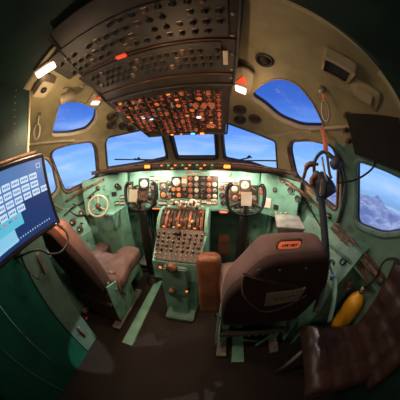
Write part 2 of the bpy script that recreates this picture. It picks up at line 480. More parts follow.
b.strip(A3, [V((q.x, q.y, p.z)) for p, q in zip(A3, [a.lerp(c, .30) for a, c in zip(A3, A0)])], BROWNP)
b.obj('shield_cover', t, world=True)
b = B(); b.tube([p + V((0, 0, .0)) for p in A1], .007, RUST, 6); b.obj('lip_trim', t, world=True)
# lamps and selector units on the lip face
FR = frame((0, 1.447, 1.23), (1, 0, 0), (0, 0, 1))   # local z towards the cabin
def screw_knob(r, h, m, n=12): return B().lathe([(r, 0), (r, h * .6), (r * .75, h), (0, h)], m, n)
for px in (148, 227):
    c = on(FR, px, 166.5)
    g = thing('master_warning_lamp', 'glowing amber warning lamp on the %s of the dark glareshield face' % ('captain side' if px < 200 else 'first officer side'), 'warning lamp', FR @ T((c.x, c.y, 0)), 'amber lamps on the glareshield')
    B().box((0, 0, .006), (.075, .046, .02), BLACK, bev=.003).obj('lamp_housing', g)
    B().box((0, 0, .018), (.056, .028, .008), AMBER, bev=.002).obj('lamp_lens', g)
g = thing('autopilot_panel', 'dark strip of knobs and dim lamps along the middle of the glareshield face', 'control panel', FR)
B().box((-.02, 0, .004), (.50, .052, .012), CHAR, bev=.002).obj('panel_plate', g)
kn = screw_knob(.009, .016, RUST).mesh('knob'); an = B().box((0, 0, .003), (.022, .012, .006), AMBERD, bev=.001).mesh('annunciator')
gn = B().box((0, 0, .003), (.020, .012, .006), GRNL, bev=.001).mesh('annunciator'); dk = B().box((0, 0, .003), (.024, .016, .006), BLACK, bev=.001).mesh('selector_window')
for k in range(15):
    x = -.245 + k * .032
    put(kn if k % 3 else dk, 'knob' if k % 3 else 'selector_window', g, T((x, .012 if k % 2 else -.010, .010)))
    put((an, an, gn, dk)[(k * 7) % 4], 'annunciator' if (k * 7) % 4 < 3 else 'selector_window', g, T((x + .004, -.014 if k % 2 else .014, .010)))
for k, x in enumerate((-.56, -.49, -.42, -.34, .30, .42, .49, .56)):
    pass

# panel frames
PT, PB = V((0, 1.535, 1.20)), V((0, 1.485, .84))
PF = frame((0, 1.51, 1.02), (1, 0, 0), PT - PB)
HH = (PT - PB).length / 2
def sheet(M, pts, th, m):
    return B().prism([V((x, y, 0)) for x, y in pts], (0, 0, -th), m, None)
def knobmesh(r, h, m, n=12, m2=None):
    b = B(); b.lathe([(r, 0), (r, h * .55), (r * .8, h * .6), (r * .7, h), (0, h)], m, n)
    if m2: b.box((0, r * .3, h + .0006), (r * .18, r * .8, .0012), m2)
    return b
_g = {}
def gauge(parent, M, x, y, r, style='dark', square=False, ang=40, z=0):
    """round or square-bezel dial with face and pointer"""
    face = {'dark': DARKF, 'white': WHITEP, 'grey': GREYP, 'orange': ORANGE, 'copper': COPPER, 'cream': CREAM}[style]
    k = (round(r, 4), style, square)
    if k not in _g:
        b = B()
        if square: b.loft([[p * 1.0 + V((0, 0, 0)) for p in rrect(r * 2.25, r * 2.25, r * .3)], [V((p.x, p.y, .010)) for p in rrect(r * 2.25, r * 2.25, r * .3)], [V((p.x, p.y, .010)) for p in rrect(r * 1.9, r * 1.9, r * .95)], [V((p.x, p.y, .004)) for p in rrect(r * 1.8, r * 1.8, r * .9)]], BROWNP if style != 'white' else BLACK, capB=False, sm=False)
        else: b.lathe([(r, 0), (r, .007), (r * .93, .010), (r * .82, .009), (r * .78, .003)], BLACK, 20)
        f = B(); f.lathe([(r * .80, .0025), (r * .80, .0042), (0, .0042)], face, 20)
        mk = WHITEP if style in ('dark', 'grey', 'orange', 'copper') else BLACK
        for q in range(8):
            a = 2 * PI * q / 8; f.box((0, 0, 0), (r * .04, r * .11, .0012), mk, Matrix.Rotation(a, 4, 'Z') @ T((0, r * .66, .0046)))
        n = B(); n.box((0, r * .22, .0058), (r * .08, r * .75, .0012), mk); n.lathe([(r * .12, .004), (r * .12, .0068), (0, .0068)], BLACK, 10)
        _g[k] = (b.mesh('gauge'), f.mesh('dial_face'), n.mesh('needle'))
    me = _g[k]; o = put(me[0], 'gauge', parent, M @ T((x, y, z)))
    put(me[1], 'dial_face', o, Matrix()); put(me[2], 'needle', o, Matrix.Rotation(R(ang), 4, 'Z'))
    return o
_sw = {}
def readout(parent, M, x, y, w, h, m=BLACK, m2=None, name='readout', bev=.002, z=0):
    b = B(); b.box((0, 0, .004), (w, h, .008), m, bev=bev)
    if m2:
        n = max(1, int(w / .012))
        for q in range(n): b.box((-w / 2 + w * (q + .5) / n, 0, .0085), (w / n * .66, h * .5, .0015), m2)
    return b.obj(name, parent, M @ T((x, y, z)))
I4 = Matrix()
def seg(M, px, py): c = on(M, px, py); return c.x, c.y
PXS = lambda M, px, py, q: (on(M, px + q, py) - on(M, px - q, py)).length / 2    # radius in metres of q pixels there

t1 = thing('captain_instrument_panel', 'mint green instrument panel behind the captain yoke', 'instrument panel', PF)
t2 = thing('centre_instrument_panel', 'centre instrument panel packed with engine dials lit orange above the throttles', 'instrument panel', PF)
t3 = thing('first_officer_instrument_panel', 'mint green instrument panel behind the first officer yoke', 'instrument panel', PF)
x12 = on(PF, 174, 190).x; x23 = on(PF, 219.5, 190).x
G = .0015
sheet(PF, [(-.64, -HH), (x12 - G, -HH), (x12 - G, HH), (-.64, HH)], .02, MINT).obj('panel_plate', t1)
sheet(PF, [(x12 + G, -HH), (x23 - G, -HH), (x23 - G, HH), (x12 + G, HH)], .02, MINT).obj('panel_plate', t2)
sheet(PF, [(x23 + G, -HH), (.64, -HH), (.64, HH), (x23 + G, HH)], .02, MINT).obj('panel_plate', t3)
def G_(t, px, py, q, st='dark', sq=False, a=None):
    x, y = seg(PF, px, py); gauge(t, I4, x, y, PXS(PF, px, py, q) * (1.0 if sq else 1.14), st, sq, random.uniform(-140, 140) if a is None else a)
def RO(t, px, py, w, h, m=BLACK, m2=None, name='readout'):
    x, y = seg(PF, px, py); readout(t, I4, x, y, 2 * PXS(PF, px, py, w / 2), 2 * PXS(PF, px, py, h / 2) * .95, m, m2, name)
def plate(t, a, c_, m):
    x0, y0 = seg(PF, *a); x1, y1 = seg(PF, *c_); B().box(((x0 + x1) / 2, (y0 + y1) / 2, .0005), (abs(x1 - x0), abs(y1 - y0), .004), m, bev=.001).obj('sub_panel', t)
plate(t2, (187.5, 175.5), (218, 199.5), BRONZE); plate(t2, (171.5, 186.2), (187, 198.5), BRONZE); plate(t2, (172, 200), (218, 205), GREYP)
plate(t1, (151, 183), (158.5, 200), CHAR); plate(t3, (220.5, 184.5), (238, 201), GREYP); plate(t3, (250, 185), (258, 203), BRONZE)
# captain
G_(t1, 129, 187, 4, 'grey', True); G_(t1, 131, 198, 4.4, 'dark', True); G_(t1, 144, 184, 4.6, 'white', True); G_(t1, 143, 196, 4.6, 'copper', True)
G_(t1, 154, 187, 3.2, 'grey'); G_(t1, 155, 195, 3.0, 'dark'); G_(t1, 163.5, 186.5, 3.6, 'grey', True); G_(t1, 163.5, 194.6, 2.9, 'orange', True)
G_(t1, 154, 203, 2.6, 'dark'); G_(t1, 119, 190, 2.6, 'dark')
RO(t1, 161, 178.5, 12, 5, RUST, WHITEP); RO(t1, 163, 203, 8, 5, BLACK, CREAM); RO(t1, 157, 208.5, 9, 2.6, BLACK, AMBERD); RO(t1, 119, 199, 6, 5, CHAR, BLACK); RO(t1, 120, 206, 9, 4, BLACK, CREAM, 'switch_box')
RO(t1, 152, 178.5, 4, 5, CHAR, CREAM)
for px, py, q, st in ((137, 189, 3, 'dark'), (149, 190, 2.4, 'grey'), (149.5, 198, 2.4, 'dark'), (169.5, 190, 2.2, 'dark'), (169.5, 197, 2.2, 'copper'), (136, 204, 2.2, 'dark'), (169, 183, 2.2, 'grey'), (124, 193, 2.2, 'dark')): G_(t1, px, py, q, st)
for px in (133, 141, 147, 170): RO(t1, px, 209, 3, 2.5, BLACK, WHITEP, 'toggle_switch')
# first officer
RO(t3, 227, 180, 13, 5.5, GREYP, WHITEP); RO(t3, 236, 183, 4, 2, REDLIT, None, 'warning_light')
G_(t3, 226.5, 187.5, 3.2, 'grey'); G_(t3, 234.5, 189, 3.8, 'cream', True); G_(t3, 222, 195.5, 2.6, 'dark'); G_(t3, 228, 196, 2.8, 'copper', True); G_(t3, 235, 197.5, 3.4, 'copper', True)
G_(t3, 245, 185.5, 5.0, 'cream', True); RO(t3, 244, 193, 10, 5, RUST, ORANGE, 'lit_readout'); G_(t3, 253.5, 189, 3.2, 'dark', True); G_(t3, 253.5, 198.5, 4.0, 'grey', True)
G_(t3, 223, 203, 2.2, 'dark'); G_(t3, 229, 204, 2.4, 'grey'); RO(t3, 223.5, 212, 8, 2.4, REDLIT, WHITEP, 'red_placard'); G_(t3, 236, 206, 2.6, 'dark')
for px, py, q, st in ((240, 199, 2.4, 'dark'), (247, 200, 2.8, 'grey'), (241, 206, 2.2, 'dark'), (248, 207, 2.2, 'grey'), (254, 206, 2.6, 'dark'), (229, 174.5, 2.0, 'cream'), (221, 188, 2.0, 'copper')): G_(t3, px, py, q, st)
for k in range(5): RO(t3, 226 + k * 6, 209.5, 3.4, 2.4, (BLACK, CHAR)[k % 2], CREAM, 'toggle_switch')
# centre
G_(t2, 176.6, 182, 4.6, 'white', True); RO(t2, 184.2, 181, 5, 9, COPPER, CREAM, 'lit_readout')
for px, py in ((173.6, 189), (178.6, 189), (179, 195), (173.8, 195), (184.5, 195)): G_(t2, px, py, 2.4, 'orange' if py < 190 or px == 179 else 'dark')
for r_, py in enumerate((178.5, 184.5, 190.3, 196.2)):
    for c_, px in enumerate((190.5, 196.5, 203, 209, 214.8)):
        if r_ == 0 and c_ == 4: continue
        G_(t2, px, py, 2.55, ('copper', 'dark', 'grey', 'copper', 'dark', 'cream')[(r_ * 3 + c_ * 5) % 6])
for k, px in enumerate((189, 196, 204, 212)): RO(t2, px, 172.8 + (k % 2), 5.5, 2.6, (COPPER, CHAR, RUST, CREAM)[k], (None, AMBERD, CREAM, BLACK)[k])
G_(t2, 184.5, 189, 2.0, 'copper')
# engine controls strip along the bottom of the centre panel
for k, px in enumerate((172, 177, 182.5, 197.5, 204, 209, 214)):
    RO(t2, px, 201.5 + (k % 2) * 1.2, 4.6, 5, (CREAM, CHAR, RUST)[k % 3], (RUST, WHITEP, WHITEP)[k % 3], 'selector_unit')
G_(t2, 190, 204, 3.6, 'white'); G_(t2, 183, 207, 2.4, 'copper')

# outboard wings of the panel and the side coves under the lip
for s in (-1, 1):
    P0 = V((s * .642, 1.485, 0)); P1 = V((s * (.96 if s < 0 else .90), 1.12 if s < 0 else 1.19, 0))
    WF = frame(((P0.x + P1.x) / 2, (P0.y + P1.y) / 2, 1.0), (P1 - P0) * s, (0, 0, 1))
    t = thing('side_instrument_panel', 'mint green end panel with %s' % ('dark switch boxes near the nosewheel tiller' if s < 0 else 'white card and red readout by the folding tray'), 'instrument panel', WF)
    w = (P1 - P0).length
    add_surf(sheet(WF, [(-w / 2, -.17), (w / 2, -.17), (w / 2, .16), (-w / 2, .20)] if s > 0 else [(-w / 2, -.17), (w / 2, -.17), (w / 2, .20), (-w / 2, .16)], .02, MINT).obj('panel_plate', t))
    if s < 0:
        for px, py, ww, hh, a, c in ((119, 188, 6, 4, CHAR, BLACK), (114, 194, 5, 4, BLACK, None)):
            x, y = seg(WF, px, py); readout(t, I4, x, y, .055, .045, a, c, 'switch_box')
        x, y = seg(WF, 117, 186); gauge(t, I4, x, y, .028, 'dark')
        for q in ((122, 203), (122, 197), (117, 203)):
            x, y = seg(WF, *q); readout(t, I4, x, y, .05, .04, BLACK, CREAM, 'switch_box')
    else:
        x, y = seg(WF, 263, 192); readout(t, I4, x, y, .055, .05, RUST, REDLIT, 'lit_readout')
        x, y = seg(WF, 268, 203); readout(t, I4, x, y, .07, .09, WHITEP, None, 'white_card')
        x, y = seg(WF, 276, 207); readout(t, I4, x, y, .05, .04, BLACK, CHAR, 'switch_box')
        for q in (276, 281, 286):
            x, y = seg(WF, q, 213); put(knobmesh(.009, .012, CREAM).mesh('knob'), 'knob', t, T((x, y, 0)))
        x, y = seg(WF, 275, 190); gauge(t, I4, x, y, .02, 'grey')
# kick panel below the instruments, dark footwells
b = B(); b.box((0, 1.50, .835), (1.30, .03, .02), MINT, bev=.003); tag(b.obj('panel_shelf_rail'), 'mint green rail closing the bottom edge of the instrument panels', 'rail')
for s in (-1, 1):
    t = thing('rudder_pedal_well', 'dark footwell with worn metal rudder pedals under the %s panel' % ('captain' if s < 0 else 'first officer'), 'footwell', (s * .47, 1.7, .4))
    b = B(); b.box((0, .13, .02), (.62, .02, .80), GREEN); b.box((-.30, -.05, .02), (.02, .36, .80), GREEN); b.box((.30, -.05, .02), (.02, .36, .80), GREEN); b.box((0, -.05, -.37), (.62, .36, .02), CHAR)
    
    for k in range(5): b.box((.10 + k * .035 if s > 0 else -.02 - k * .035, .05, .20), (.014, .05, .20), GREEN)
    b.obj('well_lining', t)
    for k in (-.13, .10):
        b = B(); b.box((k, .02, -.05), (.13, .03, .24), BRASS, bev=.008, rot=Matrix.Rotation(R(-22), 3, 'X'))
        for q in range(5): b.box((k, .0, -.12 + q * .035), (.11, .008, .008), CHAR, rot=Matrix.Rotation(R(-22), 3, 'X'))
        b.obj('rudder_pedal', t)
    b = B(); b.box((0, -.14, -.28), (.36, .16, .02), STEEL, bev=.004, rot=Matrix.Rotation(R(12), 3, 'X')); b.obj('heel_plate', t)

# ------------------------------------------------------------------ control columns with yokes
for s, cx in ((-1, -.415), (1, .488)):
    who = 'captain' if s < 0 else 'first officer'
    t = thing('control_yoke', 'dark U-shaped control yoke on a black column in front of the %s panel' % who, 'control yoke', (cx, 1.30, 0))
    YF = T((0, -.0, .985)) @ Matrix.Rotation(R(-68), 4, 'X')   # local x right, y up the wheel, z away
    YM = Matrix.Rotation(R(-14), 4, 'X')
    YM = T((0, 0, .93)) @ YM
    def yw(x, z): return YM @ V((x, 0, z))
    pts = [yw(-.105, .165), yw(-.135, .175), yw(-.155, .13), yw(-.152, .05), yw(-.13, -.02), yw(-.07, -.058), yw(0, -.065), yw(.07, -.058), yw(.13, -.02), yw(.152, .05), yw(.155, .13), yw(.135, .175), yw(.105, .165)]
    B().tube(pts, [.010, .016, .017, .016, .013, .012, .013, .012, .013, .016, .017, .016, .010], BLACK, 10, sub=5).obj('wheel_rim', t)
    b = B(); b.tube([yw(0, -.06), yw(0, .0), yw(0, .04)], .016, CHAR, 8); b.tube([yw(-.13, -.01), yw(-.05, .03), yw(0, .035), yw(.05, .03), yw(.13, -.01)], .010, CHAR, 8, sub=3); b.obj('wheel_spokes', t)
    b = B(); b.lathe([(.026, -.03), (.027, .01), (.020, .02), (0, .021)], BLACK, 20, YM @ T((0, -.01, .02)) @ Matrix.Rotation(R(90), 4, 'X')); b.obj('hub', t)
    b = B(); b.box((.0 if s > 0 else -.055, -.03, .06), (.085, .006, .11), WHITEP if s > 0 else CREAM, YM, bev=.003); b.obj('chart_clip', t)
    if s < 0:
        b = B(); b.box((.045, -.03, .065), (.065, .006, .085), RUST, YM, bev=.003); b.box((.045, -.034, .11), (.07, .01, .012), BLACK, YM); b.obj('checklist_card', t)
    for k in (-1, 1):
        b = B(); b.box((k * .13, -.012, .165), (.026, .03, .03), BLACK, YM, bev=.006); b.box((k * .13, -.03, .17), (.010, .01, .010), REDP, YM, bev=.002); b.obj('grip_switch', t)
    b = B(); b.tube([(0, .03, .90), (0, .035, .80), (0, .045, .5), (0, .055, .12)], [.036, .040, .044, .046], BLACK, 12); b.box((0, .05, .10), (.12, .10, .05), CHAR, bev=.01); b.obj('column', t)
    b = B(); b.lathe([(.085, 0), (.08, .02), (.06, .05), (.045, .09)], CHAR, 20, T((0, .055, 0))); b.obj('column_boot', t)

# ------------------------------------------------------------------ centre pedestal
t = thing('centre_pedestal', 'mint green centre pedestal carrying the throttle quadrant and radio switch panel', 'pedestal', (0, 1.0, 0))
A = [pZ(152, 260, .62), pZ(198, 265, .62)]; Fp = [pZ(158, 228, .78), pZ(208, 231, .78)]
ya = (A[0].y + A[1].y) / 2; yf = (Fp[0].y + Fp[1].y) / 2; wa = (A[1].x - A[0].x) / 2; wf = (Fp[1].x - Fp[0].x) / 2
xa = (A[1].x + A[0].x) / 2; xf = (Fp[1].x + Fp[0].x) / 2
b = B()
def blk(b, x0, w0, y0, z0, x1, w1, y1, z1, zb, m, bevel=0):
    b.loft([[(x0 - w0, y0, zb), (x0 + w0, y0, zb), (x0 + w0, y0, z0), (x0 - w0, y0, z0)], [(x1 - w1, y1, zb), (x1 + w1, y1, zb), (x1 + w1, y1, z1), (x1 - w1, y1, z1)]], m, sm=False)
blk(b, xa, wa, ya, .615, xf, wf, yf, .775, .46, MINT); blk(b, xa, wa * .8, ya + .05, .47, xf, wf * .9, yf + .3, .47, 0, MINT)
blk(b, xf, wf, yf, .775, 0, wf, 1.50, .80, .0, MINT)
b.obj('pedestal_body', t, world=True)
RFm = frame(((xa + xf) / 2, (ya + yf) / 2, .700), (1, 0, 0), V((0, yf - ya, .16)))
hl = math.hypot(yf - ya, .16) / 2
b = B(); b.prism([V((-wa * .93, -hl * .94, 0)), V((wa * .93, -hl * .94, 0)), V((wf * .95, hl * .96, 0)), V((-wf * .95, hl * .96, 0))], (0, 0, .012), PANELB)
TL = parent_world(t).inverted()
b.obj('switch_panel', t, TL @ RFm)
k1 = knobmesh(.011, .020, BLACK, 10, CREAM).mesh('knob'); k2 = knobmesh(.008, .016, RUST, 10, WHITEP).mesh('knob')
tg = B(); tg.lathe([(.005, 0), (.005, .004), (.0028, .006), (.0036, .018), (0, .020)], CREAM, 8); tg = tg.mesh('toggle_switch')
k3 = knobmesh(.014, .014, GRNL, 10).mesh('annunciator')
for r_ in range(7):
    v = (-.86 + r_ * .25) * hl; wr = wa + (wf - wa) * (v / hl + 1) / 2
    for c_ in range(9):
        u = (-.86 + c_ * .215) * wr + random.uniform(-.003, .003)
        me, nm = ((tg, 'toggle_switch') if r_ < 2 else (k1, 'knob') if (r_ + c_) % 2 else (k2, 'knob'))
        put(me, nm, t, TL @ RFm @ T((u, v, .012)) @ Matrix.Rotation(random.uniform(-.6, .6), 4, 'Z'))
for r_ in range(6):
    v = (-.735 + r_ * .25) * hl; wr = wa + (wf - wa) * (v / hl + 1) / 2
    b = B(); b.box((0, v, .0135), (wr * 1.8, .0022, .001), GREYP)
    b.obj('legend_strip', t, TL @ RFm)
B().lathe([(.021, .0), (.021, .02), (.017, .034), (0, .036)], BLACK, 16, RFm @ T((-.01, hl * .66, .012))).obj('trim_knob', t, world=True)
# aft face with its two big knobs
b = B(); yb = ya - .028; b.box((xa, ya - .012, .46), (wa * 1.15, .05, .27), GREEN, bev=.01); b.obj('aft_box', t, world=True)
b = B(); b.box((xa + .01, ya + .05, .18), (wa * .9, .12, .34), MINT, bev=.01); b.box((xa + .01, ya + .02, .03), (wa * 1.5, .2, .05), GREEN, bev=.01); b.obj('aft_foot', t, world=True)
for px, py, r in ((172, 267, .036), (172, 290, .024)):
    p = pY(px, py, ya - .04)
    b = B(); b.lathe([(r * 1.15, 0), (r * 1.15, .008), (r, .010), (r * .95, .03), (r * .7, .038), (0, .038)], RUST, 20, T(p) @ Matrix.Rotation(R(90), 4, 'X')); o = b.obj('rudder_trim_knob', t, world=True)
for px, py in ((161, 266), (187, 290)):
    p = pY(px, py, ya - .02); b = B(); b.box(p, (.035, .03, .045), BLACK, bev=.004); b.box(p + V((0, -.016, 0)), (.02, .006, .02), AMBERD, bev=.002); b.obj('indicator_light', t, world=True)
# throttle quadrant: arched housing, slots, levers
tq = thing('throttle_quadrant', 'arched bronze throttle quadrant with rows of levers under the centre panel', 'throttle quadrant', (0, 1.2, .8))
qc = V((xf * .5, yf + .14, .74)); rq = .155; qw = wf * .86
def arc(r, a0, a1, n, x): return [V((x, qc.y - r * math.cos(R(a0 + (a1 - a0) * k / n)), qc.z + r * math.sin(R(a0 + (a1 - a0) * k / n)))) for k in range(n + 1)]
for k in range(11):
    x0 = qc.x - qw + k * qw / 5.5; x1 = x0 + qw / 5.5 - .009
    b = B(); b.loft([arc(rq, -2, 150, 14, x0) + [V((x0, qc.y, qc.z - .02))], arc(rq, -2, 150, 14, x1) + [V((x1, qc.y, qc.z - .02))]], BRASS if k % 3 == 1 else BRONZE, sm=False); b.obj('quadrant_segment', tq, world=True)
b = B(); b.loft([arc(rq - .008, -2, 150, 14, qc.x - qw) + [V((qc.x - qw, qc.y, qc.z - .02))], arc(rq - .008, -2, 150, 14, qc.x + qw - .006) + [V((qc.x + qw - .006, qc.y, qc.z - .02))]], BLACK); b.obj('slot_backing', tq, world=True)
for s in (-1, 1):
    b = B(); x = qc.x + s * (qw + .016); b.loft([arc(rq + .016, -8, 158, 14, x - .012) + [V((x - .012, qc.y, qc.z - .04))], arc(rq + .016, -8, 158, 14, x + .012) + [V((x + .012, qc.y, qc.z - .04))]], MINT, sm=False); b.obj('side_cheek', tq, world=True)
lev = [(-.9, 60, BLACK, .05), (-.62, 66, CREAM, .075), (-.36, 78, WHITEP, .085), (-.12, 80, WHITEP, .085), (.12, 79, WHITEP, .085), (.36, 81, WHITEP, .085), (.62, 70, BLACK, .06), (.86, 60, REDP, .05), (-.24, 42, COPPER, .03), (0, 40, COPPER, .03), (.24, 43, COPPER, .03), (.5, 38, CREAM, .03), (-.5, 38, COPPER, .03)]
lev += [(-.8 + k * .2, 88 + 9 * (k % 3), (CREAM, BLACK, COPPER, WHITEP)[k % 4], .03 + .02 * (k % 2)) for k in range(9)]
for u, a, m, ln in lev:
    d = V((0, -math.cos(R(a)), math.sin(R(a)))); p = V((qc.x + u * qw, qc.y, qc.z)) + d * (rq - .01)
    b = B(); b.tube([p, p + d * ln], .0045, STEEL, 6); b.lathe([(.004, -.011), (.011, -.008), (.013, 0), (.011, .008), (.004, .011)], m, 12, T(p + d * ln) @ Matrix.Rotation(R(90), 4, 'Y'))
    b.obj('throttle_lever', tq, world=True)
for k in range(8):
    a = 22 + 6 * (k % 2); d = V((0, -math.cos(R(a)), math.sin(R(a)))); p = V((qc.x + (-.84 + k * .24) * qw, qc.y, qc.z)) + d * rq
    b = B(); b.box((0, 0, 0), (.018, .012, .008), (AMBERD, COPPER, CREAM)[k % 3], T(p) @ d.to_track_quat('Z', 'Y').to_matrix().to_4x4(), bev=.001); b.obj('quadrant_legend', tq, world=True)
# white crescent flap scale behind the levers
p = on(PF, 191, 203); 
b = B(); ring = []
for a in range(-60, 241, 15): ring.append(V((.034 * math.cos(R(a)), .034 * math.sin(R(a)), .02)))
b.tube(ring, .007, WHITEP, 6); b.obj('flap_handle_ring', tq, TLq := parent_world(tq).inverted() @ PF @ T((p.x + .02, p.y, 0)))
# ------------------------------------------------------------------ overhead panels
# forward switch panel slopes steeply, aft breaker panel lies flatter
OFa = V((0, 1.30, 1.50)); OBk = V((0, .90, 1.735)); OBa = V((0, .18, 1.865))
def oh_frame(a, c):
    m = (a + c) / 2; return frame(m, (-1, 0, 0), (a - c)), (a - c).length / 2     # local y forward, z down into the cockpit
OF, hf = oh_frame(OFa, OBk); OA, ha = oh_frame(OBk, OBa)
if OF.to_3x3().col[2].z > 0: raise ValueError('overhead frame')
q1 = on(OF, 148, 135.5); q2 = on(OF, 112, 106); sl = (q2.x - q1.x) / (q2.y - q1.y); EF = q1.x + sl * (hf - q1.y); EB = q1.x + sl * (-hf - q1.y)
q3 = on(OA, 63, 52); EA = EB + (q3.x - EB) / (q3.y - ha) * (-2 * ha)
print('OVERHEAD', EF, EB, EA)
t = thing('overhead_switch_panel', 'forward overhead panel crowded with red-lit switches and dials above the centre window', 'overhead panel', OF)
b = B(); b.prism([V((-.315, hf, 0)), V((-.34, -hf + .004, 0)), V((EB, -hf + .004, 0)), V((EF, hf, 0))], (0, 0, -.09), PANELB)
b.obj('panel_plate', t)
b = B(); b.tube([V((-.325, hf, .002)), V((-.345, -hf + .01, .002))], .007, CHAR, 6); b.obj('edge_trim', t); b = B(); b.tube([V((EF, hf, .002)), V((EB, -hf + .01, .002))], .007, CHAR, 6); b.obj('edge_trim', t); b = B(); b.tube([V((-.32, hf, .002)), V((EF, hf, .002))], .009, CHAR, 6); b.obj('edge_trim', t)
hub = {}
def scatter_panel(t, px, py, kind, q):
    c = on(OF, px, py); x, y = c.x, c.y; r = PXS(OF, px, py, q)
    if kind == 'g': gauge(t, I4, x, y, r, random.choice(('copper', 'grey', 'dark', 'orange')), False, random.uniform(-140, 140))
cells = []
def zone(x0, x1, y0, y1, nx, ny):
    for j in range(ny):
        for i in range(nx): cells.append((x0 + (x1 - x0) * (i + .5) / nx, y0 + (y1 - y0) * (j + .5) / ny, (x1 - x0) / nx, (y1 - y0) / ny))
# sub-panels outlined with raised strips, in local metres (x to the captain is positive)
subs = [(-.30, -.13, -.20, .17, 3, 8), (-.12, .04, -.21, .20, 4, 8), (.05, .18, -.19, .20, 3, 8), (.19, .33, -.20, .16, 3, 7), (.34, .43, -.21, .03, 2, 5)]
for (x0, x1, y0, y1, nx, ny) in subs:
    b = B(); b.box(((x0 + x1) / 2, (y0 + y1) / 2, .003), (x1 - x0, y1 - y0, .006), CHAR, bev=.002); b.obj('sub_panel', t); zone(x0, x1, y0, y1, nx, ny)
km = {}
for nm, me in (('copper_knob', knobmesh(.013, .020, COPPER, 12, WHITEP)), ('dark_knob', knobmesh(.012, .018, BLACK, 12, REDLIT)), ('lamp', B().box((0, 0, .004), (.020, .010, .006), AMBERD, bev=.001))): km[nm] = me.mesh(nm)
tgm = B(); tgm.lathe([(.006, 0), (.006, .004), (.003, .006), (.004, .022), (0, .024)], GREYP, 8); tgm.box((0, .013, .001), (.018, .004, .002), REDLIT); tgm.box((0, -.013, .001), (.014, .003, .002), REDLIT); tgm = tgm.mesh('toggle_switch')
lg = B()
for i, (x, y, dx, dy) in enumerate(cells):
    k = random.random(); M = T((x, y, .006)) @ Matrix.Rotation(random.uniform(-.5, .5), 4, 'Z')
    if x > EF + (EB - EF) * (hf - y) / (2 * hf) - .012: continue
    if k < .12: gauge(t, I4, x, y, .021, random.choice(('copper', 'cream', 'dark', 'orange')), False, random.uniform(-140, 140), z=.006)
    elif k < .22: put(km['copper_knob'], 'rotary_knob', t, M)
    elif k < .52: put(km['dark_knob'], 'rotary_knob', t, M)
    elif k < .60: put(km['lamp'], 'indicator_light', t, T((x, y, .006)))
    else: put(tgm, 'toggle_switch', t, T((x, y, .006)))
    lg.box((x, y + dy * .42, .0065), (dx * .55, .0028, .001), REDLIT); lg.box((x + dx * .4, y, .0065), (.0022, dy * .4, .001), REDLIT if i % 2 else COPPER)
lg.obj('lit_legends', t)['kind'] = 'stuff'
for px, py, m, w in ((144, 117, BLUEL, .022), (152, 118, BLUEL, .026), (193, 133, CYAN, .030), (199, 116, PINK, .028), (203, 137, AMBER, .03), (173, 135, AMBER, .02), (182, 135, AMBERD, .02), (126, 103, GREYP, .03)):
    c = on(OF, px, py); b = B(); b.box((0, 0, .01), (w, w * .45, .008), m, bev=.002); b.obj('lit_annunciator', t, T((c.x, min(c.y, hf - .012), .004)))
for px, py in ((127, 103), (137, 102)):
    c = on(OF, px, py); gauge(t, I4, c.x, c.y, .030, 'grey', False, 20, z=.006)
for px, py in ((196, 104), (204, 104), (212, 104)):
    c = on(OF, px, py); b = knobmesh(.019, .03, COPPER, 14, CREAM); b.obj('fire_handle', t, T((c.x, c.y, .006)))
c = on(OF, 211, 125); b = B(); b.lathe([(.036, 0), (.036, .01), (.028, .012), (0, .012)], COPPER, 20); b.box((0, 0, .014), (.045, .006, .003), CREAM); b.obj('engine_sync_dial', t, T((c.x, c.y, .006)) @ Matrix.Scale(.55, 4, (0, 1, 0)))
# aft circuit breaker panel
t = thing('circuit_breaker_panel', 'aft overhead panel with long rows of round black circuit breakers', 'overhead panel', OA)
b = B(); b.prism([V((-.355, ha - .004, 0)), V((-.37, -ha, 0)), V((EA, -ha, 0)), V((EB, ha - .004, 0))], (0, 0, -.06), PANELB); b.obj('panel_plate', t)
b = B(); b.tube([V((-.355, ha - .01, .006)), V((EB, ha - .01, .006))], .009, CHAR, 6); b.tube([V((-.355, ha * .42 + .1, .004)), V((EB, ha * .42 + .1, .004))], .005, BRASS, 6)
b.tube([V((-.36, .0, .004)), V(((EB + EA) / 2, .0, .004))], .005, BRASS, 6); b.obj('divider_rail', t)
b = B(); b.tube([V((-.36, ha - .01, .004)), V((-.375, -ha, .004))], .008, CHAR, 6); b.obj('edge_trim', t); b = B(); b.tube([V((EB, ha - .01, .004)), V((EA, -ha, .004))], .008, CHAR, 6); b.obj('edge_trim', t)
b = B(); b.box((.06, .11, .004), (.72, .19, .008), CHAR, bev=.002); b.box((.07, -.13, .004), (.80, .22, .008), CHAR, bev=.002); b.obj('breaker_plate', t)
cb = B(); cb.lathe([(.0125, 0), (.0125, .004), (.0085, .005), (.0085, .017), (.006, .019), (0, .019)], BLACK, 12); cb.box((0, -.018, .0008), (.018, .004, .0016), RUST); cb = cb.mesh('circuit_breaker')
cw = B(); cw.lathe([(.0125, 0), (.0125, .004), (.0085, .005), (.0085, .013), (0, .014)], RUST, 12); cw.box((0, -.018, .0008), (.018, .004, .0016), CREAM); cw = cw.mesh('circuit_breaker')
n = 0
for j, y in enumerate((.17, .12, .07)):
    for i in range(19):
        if (i * 5 + j * 3) % 11 == 0: continue
        put(cb if (i + j) % 6 else cw, 'circuit_breaker', t, T((-.28 + i * .035, y, .008)))
for j, y in enumerate((-.05, -.10, -.155, -.21)):
    for i in range(16):
        if (i * 7 + j * 3) % 9 == 0 or n >= 50: continue
        n += 1; put(cb if (i + j) % 4 else cw, 'circuit_breaker', t, T((-.30 + i * .046, y, .008)))
c = on(OA, 206, 66)
b = B(); b.box((0, 0, .012), (.022, .10, .008), CREAM, bev=.002); b.obj('white_tag_plate', t, T((-.315, .12, 0)))
